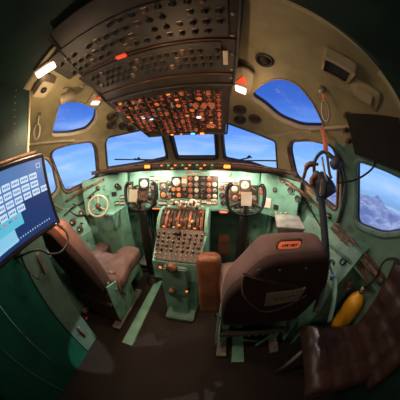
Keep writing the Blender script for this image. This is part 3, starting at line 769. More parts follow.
b = B(); b.box((0, 0, .012), (.05, .025, .01), REDLIT, bev=.002); b.obj('lit_annunciator', t, T((.12, -.005, 0)))
sc_ = B()
for x in (-.345, -.37 + .02):
    pass
sk = B().lathe([(.009, 0), (.008, .004), (0, .005)], STEEL, 10).mesh('screw')
for y in (.30, .22, .1, -.02, -.14, -.26): put(sk, 'screw', t, T((-.345, y, .0))); put(sk, 'screw', t, T((.46, y, .0)))

# ------------------------------------------------------------------ ceiling fittings
def on_shell(px, py, inset=0):
    p = hit(px, py); n = -nrm(p)             # n towards the cabin
    up = V((0, 1, 0)); 
    return frame(p + n * inset, n.cross(up) * -1, up) if abs(n.dot(up)) < .98 else frame(p, (1, 0, 0), (0, 0, 1))
def facing(px, py, inset=0):
    M = on_shell(px, py, inset); n = -nrm(hit(px, py))
    if M.to_3x3().col[2].dot(n) < 0: M = frame(M.to_translation(), -M.to_3x3().col[0], M.to_3x3().col[1])
    return M
def vent(px, py, q, label, cone=True):
    M = facing(px, py); n_ = M.to_3x3().col[2]; p_ = M.to_translation(); z_ = (n_ + .8 * (CAM - p_).normalized()).normalized()
    M = frame(p_ + n_ * .006, V((1, 0, 0)) - z_ * z_.x, z_.cross(V((1, 0, 0)) - z_ * z_.x)); r = PXS(M, px, py, q) * .96
    g = thing('air_vent', label, 'air vent', M, 'round black air vents in the ceiling' )
    B().lathe([(r * 1.08, -.03), (r, -.004), (r * 1.0, .005), (r * .88, .011), (r * .72, .006), (r * .62, -.004)], CHAR, 28).obj('vent_ring', g)
    B().lathe([(r * .66, -.004), (r * .5, .004), (r * .30, .012 if cone else .004), (r * .18, .016 if cone else .004), (0, .010)], BROWNP, 24).obj('nozzle', g)
vent(265, 59, 9.5, 'largest round black vent, above the right eyebrow window')
vent(240, 109, 7, 'round black vent under the red and white dome light', False)
vent(255, 118, 6.5, 'smaller round black vent touching the lower corner of the right eyebrow window', False)
vent(240, 119, 6.5, 'cluttered dark vent by the overhead panel corner above the right windshield')
vent(112, 115.5, 6, 'round black vent highest above the left windshield', False)
vent(111, 124, 5, 'small round black vent just above the left windshield', False)
vent(123, 125, 5, 'dark oval vent beside the left edge of the overhead panel', False)
vent(131, 128, 4.5, 'dark oval vent nearest the front corner of the overhead panel', False)
# red and white dome light plates
def oriented(px, py, qw, qh, rot=0):
    M = facing(px, py); c_, s_ = math.cos(R(rot)), math.sin(R(rot))
    ux = on(M, px + c_ * 4, py - s_ * 4) - on(M, px - c_ * 4, py + s_ * 4); uy = on(M, px - s_ * 4, py - c_ * 4) - on(M, px + s_ * 4, py + c_ * 4)
    R3 = M.to_3x3(); yv_ = R3 @ uy; zv_ = R3.col[2]
    return frame(M.to_translation(), yv_.cross(zv_), yv_), ux.length / 8 * qw, uy.length / 8 * qh
def dome(px, py, qw, qh, rot, label):
    M = facing(px, py); c_, s_ = math.cos(R(rot)), math.sin(R(rot)); Mi = M.inverted()
    ux = on(M, px + c_ * 4, py - s_ * 4) - on(M, px - c_ * 4, py + s_ * 4); uy = on(M, px - s_ * 4, py - c_ * 4) - on(M, px + s_ * 4, py + c_ * 4)
    w = ux.length / 8 * qw; h = uy.length / 8 * qh; R3 = M.to_3x3(); yv_ = R3 @ uy; zv_ = R3.col[2]; M = frame(M.to_translation(), yv_.cross(zv_), yv_)
    g = thing('dome_light', label, 'ceiling light', M)
    b = B(); b.loft([rrect(w * 2, h * 2, w * .7, 5, 0), rrect(w * 2, h * 2, w * .7, 5, .010), rrect(w * 1.8, h * 1.85, w * .6, 5, .014)], TANB, capA=False); b.obj('base_plate', g)
    b = B(); b.prism([V((-w * .45, h * .1, .014)), V((w * .5, h * .2, .014)), V((w * .2, h * .62, .014))], (0, 0, .008), REDLIT); b.obj('red_lens', g)
    b = B(); b.box((0, -h * .35, .018), (w * 1.0, h * .42, .010), PINK, bev=.003); b.obj('white_lens', g)
    for k in (-1, 1): B().lathe([(.006, .014), (.005, .018), (0, .019)], STEEL, 8, T((0, k * h * .82, 0))).obj('screw', g)
dome(241.5, 83, 9, 14.5, 0, 'tan plate with red and white lenses right of the overhead panel')
dome(97, 98.5, 5, 10, -38, 'long tan plate with red and white lenses above the left eyebrow window')
M, w, h_ = oriented(46, 68, 11, 3.6, 28); g = thing('ceiling_tube_light', 'bright pinkish tube light at the top left corner of the ceiling', 'ceiling light', M)
B().box((0, 0, .006), (w * 2.2, h_ * 2.6, .012), TANB, bev=.003).obj('housing', g); B().box((0, 0, .016), (w * 1.95, h_ * 1.7, .012), PINK, bev=.004).obj('lens', g)
# spare speaker and lamp housings on the left
M = facing(44, 84); g = thing('speaker_housing', 'boxy tan housing below the tube light on the left ceiling', 'housing', M)
w = PXS(M, 44, 84, 9); b = B(); b.loft([rrect(w * 2.2, w * 1.7, .01), [V((p.x * .8, p.y * .8, .05)) for p in rrect(w * 2.2, w * 1.7, .01)]], TANB, capA=False, sm=False); b.obj('housing', g)
B().lathe([(.02, .05), (.02, .056), (0, .056)], BLACK, 16, T((0, 0, 0))).obj('grille', g)
M = facing(66, 91); g = thing('swivel_map_lamp', 'tan swivelling map lamp with dark snout above the left eyebrow window', 'reading lamp', M)
b = B(); b.lathe([(.035, 0), (.035, .01), (.02, .03), (.02, .05)], TANB, 20); b.obj('lamp_base', g)
b = B(); b.lathe([(.016, -.06), (.028, -.04), (.030, .03), (.024, .045), (0, .04)], TANB, 20, T((0, 0, .055)) @ Matrix.Rotation(R(70), 4, 'X') @ Matrix.Rotation(R(40), 4, 'Y')); b.obj('lamp_head', g)
# trim rail where ceiling lining meets the side walls
for s in (-1, 1):
    pts = []
    for k in range(40):
        a = s * (6 + k * 2.6); lo, hi = 0, 60
        for _ in range(30):
            m = (lo + hi) / 2; e = R(m); d = V((math.sin(R(a)) * math.cos(e), math.cos(R(a)) * math.cos(e), math.sin(e)))
            if (SC + d / Fs(d)).z < 1.52: lo = m
            else: hi = m
        p = SC + d / Fs(d)
        if p.y > .17 and abs(p.x) > .82: pts.append(p - nrm(p) * .002)
    if pts:
        b = B(); b.tube(pts, .011, TANB, 8); structure(b.obj('trim_%d' % (1 if s < 0 else 2)))
# assist handles
def strap(px, py, label, m1):
    p = hit(px, py - 14); n = -nrm(p); p = p + n * .02
    g = thing('assist_strap', label, 'hand strap', p); dn = V((0, 0, -1)); L0 = .105
    B().lathe([(.016, -.02), (.016, .012), (.010, .02), (0, .02)], STEEL, 14, T((0, 0, 0)) @ (n.to_track_quat('Z', 'Y').to_matrix().to_4x4())).obj('anchor', g)
    b = B(); b.tube([(0, 0, 0), (0, 0, -.05)], .008, m1, 8); b.obj('strap_sleeve', g)
    fx = n.cross(V((0, 0, 1))).normalized()
    b = B(); b.tube([V((0, 0, -.05)), V((0, 0, -.07)) + fx * .018, V((0, 0, -.12)) + fx * .022, V((0, 0, -.15)), V((0, 0, -.12)) - fx * .022, V((0, 0, -.07)) - fx * .018], .0045, STEEL, 8, closed=True, sub=4); b.obj('strap_loop', g)
strap(39, 128, 'looped metal hand strap hanging between the left bulkhead and eyebrow window', TANB)
strap(323, 102, 'looped metal hand strap hanging behind the right eyebrow window', COPPER)
# square vent scoop and louvre plate on the right
M, w, h_ = oriented(338, 66, 15, 12, -18)
g = thing('air_scoop', 'open-mouthed tan air scoop on the right ceiling', 'air scoop', M)
b = B(); W2, H2 = w * 1.05, h_ * .95
b.loft([rrect(W2 * 2, H2 * 2, .01), [V((p.x, p.y, .035 + .03 * (p.y / H2))) for p in rrect(W2 * 1.9, H2 * 1.9, .01)], [V((p.x * .86 , p.y * .74 - H2 * .10, .035 + .03 * (p.y / H2) * .6)) for p in rrect(W2 * 1.9, H2 * 1.9, .01)], [V((p.x * .84, p.y * .72 - H2 * .10, .004)) for p in rrect(W2 * 1.9, H2 * 1.9, .01)]], TANB, capA=False, capB=False, sm=False); b.obj('scoop_shell', g)
B().box((0, -H2 * .10, .006), (W2 * 1.62, H2 * 1.42, .006), BLACK).obj('dark_opening', g)
M, w, h_ = oriented(365, 94, 13, 10, -6)
g = thing('louvre_plate', 'pale square louvre plate above the black board on the right wall', 'vent', M)
b = B(); b.loft([rrect(w * 2, h_ * 2, .02), rrect(w * 2, h_ * 2, .02, z=.006), rrect(w * 1.9, h_ * 1.9, .018, z=.009)], TAN, capA=False); b.obj('plate', g)
B().box((0, 0, .016), (w * 1.1, h_ * .9, .016), TANB, bev=.004).obj('louvre_box', g)
B().lathe([(.016, 0), (.014, .010), (0, .012)], STEEL, 14, facing(323, 88)).obj('roof_bolt')
tag(bpy.data.objects['roof_bolt'], 'round metal bolt in the ceiling above the right hand strap', 'bolt')
# black board over the right aft window
c4 = [hit(347, 110), hit(399, 114), hit(406, 172), hit(357, 150)]; c4 = [p - nrm(p) * .03 for p in c4]
nn = (c4[1] - c4[0]).cross(c4[3] - c4[0]).normalized()
if nn.dot(CAM - c4[0]) < 0: nn = -nn
c4[2] = c4[2] - nn * nn.dot(c4[2] - c4[0])
BRD = mat('black_board', (.022, .017, .013), .6)
g = thing('blackout_board', 'large matt black board hung above the right aft window', 'board', c4[0])
b = B(); b.prism(c4, nn * .012, BRD); b.obj('board', g, world=True)
p = pd(368, 151, (c4[3] - CAM).length * .98)
for q0, q1 in (((360, 148), (0, 0)), ((348, 113), (0, 0)), ((347, 128), (0, 0)), ((350, 139), (0, 0))):
    M = facing(*q0); b = B(); b.box((0, 0, .02), (.022, .03, .036), RUST, bev=.003); b.obj('clip', g, parent_world(g).inverted() @ M)
# rib and bulkheads: left cabinet wall, right frame
def vwall(name, label, pts, th, m, rivets=None):
    pass
# ------------------------------------------------------------------ left bulkhead cabinet beside the camera
XB = -.62
t = thing('equipment_cabinet', 'tall dark green equipment cabinet wall on the far left behind the captain seat', 'cabinet', (XB, .2, 0))
e = [pX(33, 50, XB), pX(32, 75, XB), pX(30, 100, XB), pX(29, 130, XB), pX(28, 158, XB)]
for p in e: p.z = min(p.z, 1.9)
up = [V((XB, p.y, p.z)) for p in e]; zb = 1.20
yu = up[-1].y
b = B(); pr = [V((XB, -.9, 1.9)), V((XB, -.9, zb)), V((XB, yu, zb))] + up[::-1]
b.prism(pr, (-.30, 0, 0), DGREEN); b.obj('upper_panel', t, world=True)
b = B(); b.tube(up + [V((XB, yu, zb))], .009, TANB, 6); b.obj('edge_trim', t, world=True)
rv = B().lathe([(.0045, 0), (.003, .003), (0, .0035)], STEEL, 8).mesh('rivet')
Tt = parent_world(t).inverted()
RV = Matrix.Rotation(R(90), 4, 'Y')
for k in range(16):
    z = 1.25 + k * .036; y = yu - .035 + (up[0].y - yu) * k / 16 * .9
    put(rv, 'rivet', t, Tt @ T((XB + .0, y, z)) @ RV)
for y in (.1, .0, -.1): put(rv, 'rivet', t, Tt @ T((XB, y, 1.25)) @ RV)
yc = .395
b = B(); b.box((XB - .14, (yc + .20) / 2, .60), (.28, yc - .20, 1.198), GREEN, bev=.004); b.obj('lower_frame', t, world=True)
b = B(); b.box((XB - .135, -.36, .60), (.29, 1.10, 1.198), DOORG, bev=.006); b.obj('door', t, world=True)
b = B(); b.box((XB + .012, -.36, .60), (.006, .004, 1.19), GREEN); b.tube([(XB + .012, -.12, .02), (XB + .012, -.12, 1.19)], .004, MINT, 6); b.obj('door_seam', t, world=True)
for px, py in ((41, 263), (81, 331)):
    p = pX(px, py, XB); b = B(); b.box(p + V((.010, 0, 0)), (.018, .030, .13), STEEL, bev=.004); b.tube([p + V((.02, -.012, .045)), p + V((.028, -.012, 0)), p + V((.02, -.012, -.045))], .004, BRASS, 6); b.obj('latch', t, world=True)
p = pX(86, 318, XB); b = B(); b.box(p + V((.004, 0, 0)), (.006, .02, .02), REDP, bev=.001); b.obj('red_mark', t, world=True)
# ------------------------------------------------------------------ monitor on an arm
d = .80
TR = CAM + V((-.885, .4584, .0811)) * d; BR = CAM + V((-.8464, .4927, -.2601)) * d
lf = (V((-.8901, .1755, .0521)) - V((-.885, .4584, .0811))).normalized()
yv = (TR - BR); hgt = yv.length; wid = hgt * 1.33
MF = frame((TR + BR) / 2 + lf * wid / 2, -lf, yv)
if MF.to_3x3().col[2].dot(CAM - MF.to_translation()) < 0: MF = frame(MF.to_translation(), lf, yv)
sx_ = 1 if (MF.inverted() @ TR).x > 0 else -1
t = thing('monitor', 'black flat monitor showing a blue menu screen at the left edge', 'monitor', MF)
b = B(); w, h = wid + .034, hgt + .04
b.loft([rrect(w * .8, h * .8, .01, z=-.045), rrect(w, h, .012, z=-.02), rrect(w, h, .012, z=.004), rrect(w - .012, h - .012, .010, z=.008), rrect(wid, hgt, .002, z=.006), rrect(wid, hgt, .002, z=.002)], BLACK, capB=False, sm=False); b.obj('bezel', t)
def emis(n, c, e=1.0): return mat(n, tuple(x * .3 for x in c), .35, em=e, emc=c, bump=0)
SB = emis('screen_navy', (.012, .035, .14), .9); SL_ = emis('screen_blue', (.075, .17, .40), 1.0); SW = emis('screen_button', (.50, .66, .85), 1.0); SCY = emis('screen_cyan', (.10, .46, .62), 1.0); SLT = emis('screen_pale', (.22, .52, .72), 1.0); SRD = emis('screen_red', (.7, .10, .12), 1)
b = B(); b.box((0, 0, .0025), (wid, hgt, .002), SB); b.box((0, hgt * .29, .0038), (wid, hgt * .42, .001), SL_); b.box((-sx_ * wid * .2, 0.02 * hgt, .0038), (wid * .6, hgt * .2, .001), SL_)
o = b.obj('screen', t)
def scr(x, y, w, h, m, n='screen_button', z=.0046): return B().box((x * wid * sx_, y * hgt, z), (w * wid, h * hgt, .0008), m).obj(n, t)
TXT = emis('screen_text', (.10, .14, .25), 1.0)
for j in range(4):
    for i in range(6):
        x = .33 - i * .135 - (.0 if j != 2 else -.135) ; y = .27 - j * .115
        if j == 3: x -= .27
        if x > .48 or x < -.47: continue
        o = B(); o.box((x * wid * sx_, y * hgt, .0046), (wid * .115, hgt * .088, .0008), SW)
        for q in range(4): o.box(((x - .035 + q * .023) * wid * sx_, y * hgt, .0052), (wid * .014, hgt * .03, .0005), TXT)
        o.obj('screen_button', t)
scr(-.22, -.19, .52, .17, SCY, 'screen_field'); scr(-.30, -.36, .36, .17, SLT, 'screen_field')
for k in range(5): B().box(((-.05 - k * .09) * wid * sx_, -.16 * hgt, .0054), (wid * .05, hgt * .02, .0005), TXT if k % 2 else SRD).obj('screen_text', t)
tk = B()
for k in range(22): tk.box(((.40 - k * .04) * wid * sx_, -.42 * hgt, .0054), (wid * .010, hgt * .022, .0005), SW)
tk.obj('screen_scale', t)
B().box((.43 * wid * sx_, .40 * hgt, .005), (wid * .06, hgt * .07, .0006), SW).obj('screen_button', t)
B().box((.43 * wid * sx_, .40 * hgt, .0056), (wid * .048, hgt * .056, .0006), SL_).obj('screen_text', t)
B().lathe([(.003, .008), (0, .010)], BLUEL, 8, T((.47 * wid * sx_, -hgt / 2 - .012, 0))).obj('power_light', t)
b = B(); b.box((0, 0, -.06), (.10, .10, .03), CHAR, bev=.005); b.tube([V((0, 0, -.07)), V((0, -.02, -.12)), V((0, -.05, -.15))], .018, CHAR, 10); b.obj('wall_bracket', t)
# tan rail above the monitor, and cables hanging below it
M = pX(0, 164, -.60); M2 = pX(36, 152, -.60)
b = B(); b.tube([M + (M - M2) * .6, M, M2], .010, RUST, 8); tag(b.obj('grab_rail'), 'worn copper coloured rail along the top edge behind the monitor', 'rail')
b = B(); b.tube([pd(57, 224, .82), pd(66, 232, .80), pd(68, 242, .78), pd(61, 252, .76), pd(50, 254, .75), pd(40, 250, .75), pd(30, 252, .76), pd(16, 258, .78)], .005, BLACK, 8, sub=5)
tag(b.obj('monitor_cable'), 'black cable looping below the corner of the monitor', 'cable')
b = B(); b.tube([pd(18, 246, .80), pd(15, 258, .78), pd(28, 270, .76), pd(38, 279, .74), pd(40, 270, .78)], .0045, BLACK, 8, sub=5)
tag(b.obj('power_cable'), 'thin black cable sagging over the green door under the monitor', 'cable')

# ------------------------------------------------------------------ pilot seats
def outline(pts, k=4): return smooth([V((x, 0, z)) for x, z in pts], k, True)
def slab(b, ol, y0, y1, r, m, M=None, bulge=0, m_back=None):
    """padded slab: outline in xz, thickness along y with rounded rims"""
    c = sum(ol, V()) / len(ol); rings = []
    def ring(y, inset): return [c + (p - c) * (1 - inset / max(.01, (p - c).length)) + V((0, y, 0)) for p in ol]
    rr = r
    for y, i in ((y0 - bulge, .09), (y0 - bulge * .6, rr * 1.4), (y0, rr * .6), (y0 + rr * .5, rr * .15), (y0 + rr, 0), (y1 - rr, 0), (y1 - rr * .5, rr * .15), (y1, rr * .6), (y1 + bulge * .6, rr * 1.4), (y1 + bulge, .09)): rings.append(ring(y, i))
    if M is not None: rings = [[M @ p for p in q] for q in rings]
    return b.loft(rings, m)
BACK = [(-.145, .58), (-.10, .605), (0, .61), (.10, .605), (.145, .58), (.19, .50), (.245, .38), (.255, .2), (.235, .03), (.20, 0), (0, -.005), (-.20, 0), (-.235, .03), (-.255, .2), (-.245, .38), (-.19, .50)]
def pilot_seat(x, who, label, detail):
    t = thing('pilot_seat', label, 'seat', T((x, .72, 0)) if x > 0 else T((x, .78, 0)) @ Matrix.Rotation(R(0), 4, 'Z'))
    tilt = Matrix.Rotation(R(14 if x > 0 else 19), 4, 'X'); MB_ = T((0, -.04, .44)) @ tilt
    kx = 1 if x > 0 else .86; BK = [(a * kx, c_) for a, c_ in BACK]
    b = B(); slab(b, outline(BK), -.085, .065 if x > 0 else .045, .045, SEATF, MB_, .012); b.obj('backrest', t)
    bb = B(); ol = outline([(px_ * .985, pz * .985 + .004) for px_, pz in BK]); slab(bb, ol, -.108, -.06 if x > 0 else -.035, .016, SEATD, MB_, .0); bb.obj('back_cover', t)
    # cushion with a notch at the front for the control column
    co = [(-.245, -.02), (-.25, .20), (-.25, .40), (-.22, .455), (-.13, .46), (-.095, .43), (-.08, .34), (-.04, .29), (.04, .29), (.08, .34), (.095, .43), (.13, .46), (.22, .455), (.25, .40), (.25, .20), (.245, -.02)]
    ol = smooth([V((a, c_, 0)) for a, c_ in co], 4, True); cc = V((0, .15, 0)); b = B(); rings = []
    for z, s_ in ((.355, .95), (.365, .99), (.39, 1.0), (.425, 1.0), (.448, .985), (.460, .95), (.466, .86), (.467, .6)): rings.append([cc + (p - cc) * s_ + V((0, 0, z + .03 * max(0, p.y) / .46)) for p in ol])
    if x < 0: rings = [[V((p.x * 1.04, p.y * 1.02, p.z + .02)) for p in q] for q in rings]
    b.loft(rings, SEATF); b.obj('seat_cushion', t)
    b = B(); b.box((0, .20, .33), (.46, .46, .05), MINT, bev=.008); b.box((0, -.07, .40), (.44, .03, .16), MINT, bev=.005); b.obj('seat_pan', t)
    for s in (-1, 1):
        b = B(); b.prism([V((s * .245, -.16, .14)), V((s * .245, .02, .14)), V((s * .245, .10, .30)), V((s * .245, .36, .32)), V((s * .245, .36, .38)), V((s * .245, -.02, .47)), V((s * .245, -.14, .50))], (s * .012, 0, 0), MINT); b.tube([(s * .262, -.06, .42), (s * .268, -.06, .42)], .012, STEEL, 10); b.obj('side_plate', t)
        b = B(); b.box((s * .20, .06, .17), (.05, .30, .28), MINT, bev=.006); b.box((s * .20, .06, .035), (.07, .56, .03), STEEL, bev=.004); b.obj('leg', t)
        b = B(); b.tube([V((s * .13, .02, .48)), V((s * .22, .05, .49)), V((s * .268, .0, .46)), V((s * .272, -.02, .38)), V((s * .275, .01, .30))], [.012, .014, .014, .012, .010], BELT, 6, sub=4); b.box((s * .18, .04, .495), (.05, .035, .012), STEEL, bev=.003); b.obj('lap_belt', t)
    b = B(); b.box((0, -.02, .12), (.36, .05, .03), CHAR); b.tube([(-.2, -.1, .28), (-.05, -.12, .15), (.1, -.1, .06)], .012, MINT, 8); b.tube([(.22, -.1, .30), (.06, -.13, .05)], .012, MINT, 8); b.obj('lift_frame', t)
    for k in range(9): B().lathe([(.006, 0), (.005, .004), (0, .005)], STEEL, 8, T((-.19 + k * .047, -.165, .30)) @ Matrix.Rotation(R(90), 4, 'X')).obj('rivet', t)
    b = B(); b.box((0, -.145, .30), (.47, .035, .035), CHAR, bev=.004); b.obj('rear_rail', t)
    if x < 0: b = B(); b.box((0, -.135, .22), (.45, .015, .36), BROWNP, bev=.004); b.obj('rear_skirt', t)
    return t, MB_
ts, MBs = pilot_seat(-.69, 'captain', 'brown fabric captain seat with notched cushion and orange glow on its back, left', True)
tr_, MBr = pilot_seat(.575, 'first officer', 'brown fabric first officer seat seen from behind with a life vest patch', True)
# patch, pocket and placard on the first officer's seat back
def onback(x, z, y=-.118): return MBr @ V((x, y, z))
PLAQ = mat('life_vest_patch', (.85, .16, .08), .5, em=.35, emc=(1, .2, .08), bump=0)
Bf = MBr @ T((0, -.112, 0)) @ Matrix.Rotation(R(90), 4, 'X')      # local x right, y up, z out of the back
c = (parent_world(tr_) @ Bf).inverted() ; W3 = parent_world(tr_) @ Bf
def sb(px, py): q = on(W3, px, py); return q.x, q.y
x, y = sb(289, 243); b = B(); b.loft([rrect(.082, .036, .012, z=0), rrect(.082, .036, .012, z=.006), rrect(.075, .030, .010, z=.008)], BELT, capA=False); b.loft([rrect(.072, .027, .009, z=.008), rrect(.072, .027, .009, z=.010)], PLAQ, capA=False); o = b.obj('life_vest_patch', tr_, Bf @ T((x, y, 0)))
fc = bpy.data.curves.new('patch_text', 'FONT'); fc.body = 'LIFE VEST'; fc.size = .0125; fc.align_x = 'CENTER'; fc.align_y = 'CENTER'; fc.extrude = .0006; fc.offset = .0003
tmp = bpy.data.objects.new('patch_text_curve', fc); C.objects.link(tmp); bpy.context.view_layer.update()
fm = bpy.data.meshes.new_from_object(tmp); bpy.data.objects.remove(tmp); fm.materials.clear(); fm.materials.append(BLACK)
fo = put(fm, 'patch_text', o, T((0, 0, .0108)))
pk = [sb(*q) for q in ((243, 272), (254, 276), (305, 286), (306, 292), (280, 306), (264, 310), (250, 302), (241, 292))]
b = B(); b.prism([V((a, c_, .002)) for a, c_ in pk], (0, 0, .012), SEATD); b.obj('back_pocket', tr_, Bf)
pl_ = [V((*sb(*q), .010)) for q in ((266, 290), (305, 285), (297, 297), (264, 303))]
CARD = mat('placard_card', (.30, .27, .20), .6)
b = B(); b.prism(pl_, (0, 0, .008), CARD); 
b.obj('placard', tr_, Bf)
b = B()
c0 = sum(pl_, V()) / 4
for k in range(5): b.box((c0.x - .04 + k * .02, c0.y + .006 + (k - 2) * .003, .019), (.014, .007, .001), CHAR)
for k in range(4): b.box((c0.x - .03 + k * .018, c0.y - .016 + (k - 2) * .003, .019), (.012, .005, .001), CHAR)
b.obj('placard_text', tr_, Bf)
b = B(); b.tube([V((*sb(*q), .016)) for q in ((243, 272), (243, 290), (252, 302), (264, 309), (282, 305), (306, 292))], .004, BELT, 6, sub=4); b.obj('pocket_piping', tr_, Bf)
for px, py in ((259, 270), (280, 270), (306, 268)):
    x, y = sb(px, py); B().lathe([(.007, .0), (.005, .006), (0, .007)], CHAR, 10, T((x, y, 0))).obj('button', tr_, Bf)
# headrest cushion of the captain's seat back with its bunched cover
b = B(); b.tube([MBs @ V((.0, -.03, .60)), MBs @ V((.06, -.02, .615)), MBs @ V((.12, -.03, .575))], [.02, .034, .02], SEATF, 10, sub=4); b.obj('bunched_cover', ts)
# lamp that throws the warm glow on the captain's seat back
lamp('seat_reading_light', (-.50, .43, 1.08), (-.62, .60, .92), .03, .22, (1, .36, .12), .03, 90)

# folded armrest
t = thing('armrest', 'tan leather armrest folded upright beside the first officer seat', 'armrest', (.262, .70, .45))
b = B(); p0 = pd(198, 257, .80); wA = .125
b.loft([[V((p.x, p.y, z)) for p in rrect(wA * s_, .085 * s_, .03)] for z, s_ in ((-.02, .80), (-.01, .95), (.02, 1), (.36, 1), (.385, .95), (.40, .78))], LEATH, sm=True)
b.obj('pad', t, Matrix.Rotation(R(-3), 4, 'Y')); B().box((.03, .03, .0), (.05, .04, .10), MINT, bev=.004).obj('hinge', t)

# ------------------------------------------------------------------ captain's side: tiller, boxes, sill clutter
def side_console(s):
    who = 'captain' if s < 0 else 'first officer'
    t = thing('side_console', 'long %s side console under the %s window' % ('mint green' if s < 0 else 'grey-green', 'captain side' if s < 0 else 'first officer side'), 'console', (s * 1.0, .8, 0))
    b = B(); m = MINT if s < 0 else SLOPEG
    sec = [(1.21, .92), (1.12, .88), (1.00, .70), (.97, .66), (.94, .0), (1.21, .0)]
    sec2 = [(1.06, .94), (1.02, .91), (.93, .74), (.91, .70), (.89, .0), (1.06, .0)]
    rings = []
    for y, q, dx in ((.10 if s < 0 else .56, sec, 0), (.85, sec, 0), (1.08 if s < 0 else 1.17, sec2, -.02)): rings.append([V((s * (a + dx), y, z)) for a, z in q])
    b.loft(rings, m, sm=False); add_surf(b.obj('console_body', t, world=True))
    return t
tL = side_console(-1); tR = side_console(1)
# tiller
p = pd(98, 206, 1.42)
t = thing('nosewheel_tiller', 'cream rimmed steering wheel standing on the mint box beside the captain panel', 'steering wheel', T(p) @ (CAM + V((-.35, -.1, .55)) - p).normalized().to_track_quat('Z', 'Y').to_matrix().to_4x4())
rT = .088
b = B(); b.tube([V((rT * math.cos(2 * PI * k / 28), rT * math.sin(2 * PI * k / 28), 0)) for k in range(28)], .0095, CREAM, 8, closed=True); b.obj('wheel_rim', t)
for k in range(3):
    a = R(90 + 120 * k); b = B(); b.tube([(0, 0, -.005), (rT * math.cos(a), rT * math.sin(a), 0)], .007, CREAM, 6); b.obj('spoke', t)
B().lathe([(.024, -.02), (.024, .008), (.015, .016), (0, .016)], RUST, 16).obj('hub', t)
B().tube([(0, 0, -.02), (0, 0, -.09)], .02, MINT, 10).obj('stem', t)
t = thing('tiller_box', 'mint green floor box under the cream steering wheel', 'box', (-.72, 1.12, 0))
b = B(); q = [pZ(96, 219, .82), pZ(118, 215, .82), pZ(125, 222, .80), pZ(104, 232, .80)]
b.loft([[V((-.85, 1.26, 0)), V((-.58, 1.26, 0)), V((-.58, 1.42, 0)), V((-.74, 1.42, 0))], [V((-.88, 1.14, .84)), V((-.64, 1.16, .84)), V((-.62, 1.40, .86)), V((-.74, 1.40, .86))]], MINT, sm=False); b.obj('box_body', t, world=True)
b = B(); b.tube([V((-.87, 1.14, .85)), V((-.64, 1.16, .85)), V((-.62, 1.39, .87))], .006, MINT, 6); b.obj('box_lid_rim', t, world=True)
# window rail pipes, handles and switches on the captain's sill
def clutter(name, label, cat, pts, r, m, **k):
    b = B(); b.tube(pts, r, m, 8, **k); o = b.obj(name); return tag(o, label, cat)
def SP(l, *q): return [sp(a, c_, l) for a, c_ in q]
clutter('sill_pipe', 'bent dark pipe running along the mint sill below the captain side window', 'pipe', SP(.015, (64, 216), (74, 208), (82, 202), (90, 196), (97, 189)), .008, HOSE, sub=4)
clutter('sill_trim_rail', 'worn brown rail along the sill of the captain side window', 'rail', SP(.012, (66, 201), (75, 195), (85, 189), (95, 184), (104, 179)), .013, RUST, sub=3)
clutter('window_crank_handle', 'thin steel crank handle crossing the corner below the captain side window', 'handle', SP(.03, (52, 203), (59, 207), (67, 212)), .007, STEEL, sub=3)
clutter('coiled_headset_cord', 'dark curling headset cord on the mint side wall left of the tiller', 'cord', SP(.03, (72, 203), (76, 208), (70, 212), (76, 216), (84, 216), (88, 221), (80, 224)), .006, BLACK, sub=6)
for px, py, lb in ((98, 188, 'brown round switch knob below the front corner of the captain side window'), (92, 196, 'rusty round knob on the mint wall just above the tiller wheel')):
    g = thing('rotary_switch', lb, 'switch', surf(px, py))
    B().lathe([(.022, 0), (.022, .012), (.014, .018), (.014, .032), (0, .034)], RUST, 14).obj('knob', g); B().lathe([(.030, -.01), (.030, .001), (0, .001)], MINT, 14).obj('base', g)
for k, (px, py) in enumerate(((73, 222), (82, 213), (80, 229))):
    g = thing('switch_box', 'small dark switch box %s' % ('nearest the captain seat headrest', 'touching the tiller wheel rim', 'lowest on the captain side console')[k], 'switch box', surf(px, py, .01))
    B().box((0, 0, 0), (.06, .05, .04), CHAR, bev=.005).obj('case', g); B().lathe([(.010, .02), (.010, .034), (0, .035)], RUST, 10, T((.01, 0, 0))).obj('knob', g); B().box((-.018, -.01, .022), (.014, .014, .006), CREAM).obj('label_plate', g)
for k, (px, py) in enumerate(((108, 196), (104, 186))):
    g = thing('wall_bracket', 'small mint bracket with rusty screw %s' % ('right of the tiller rim', 'above the tiller under the glareshield end')[k], 'bracket', surf(px, py, .0))
    B().box((0, 0, .01), (.035, .06, .02), MINT, bev=.005).obj('plate', g); B().lathe([(.009, .02), (.007, .028), (0, .03)], RUST, 10).obj('screw', g)

# ------------------------------------------------------------------ first officer's side
t = thing('folding_tray', 'pale grey folding tray beside the first officer seat', 'tray', T(pd(289, 222, 1.16)) @ Matrix.Rotation(R(-12), 4, 'Z') @ Matrix.Rotation(R(5), 4, 'X'))
b = B(); b.box((0, 0, 0), (.19, .21, .018), STEEL, bev=.004); b.obj('tray_top', t); B().box((0, -.01, -.03), (.17, .19, .045), GREYP, bev=.003).obj('tray_case', t); B().tube([(.07, -.06, -.02), (.12, -.02, -.16)], .009, STEEL, 8).obj('tray_arm', t)
for px, py, r, lb in ((291, 190, .024, 'nearest the front corner post'), (298, 198, .022, 'second along the slope'), (309, 207, .020, 'third along the slope'), (300, 211, .015, 'lowest on the slope')):
    g = thing('side_wall_dial', 'small round copper dial on the right mint slope, %s' % lb, 'dial', surf(px, py))
    B().box((0, 0, .004), (r * 2.6, r * 2.6, .02), MINT, bev=.004).obj('mount', g)
    B().lathe([(r * 1.1, .012), (r * 1.1, .018), (r, .024), (r * .85, .020)], CHAR, 18).obj('bezel', g); B().lathe([(r * .88, .018), (0, .018)], COPPER if r > .018 else CREAM, 18).obj('dial_face', g)
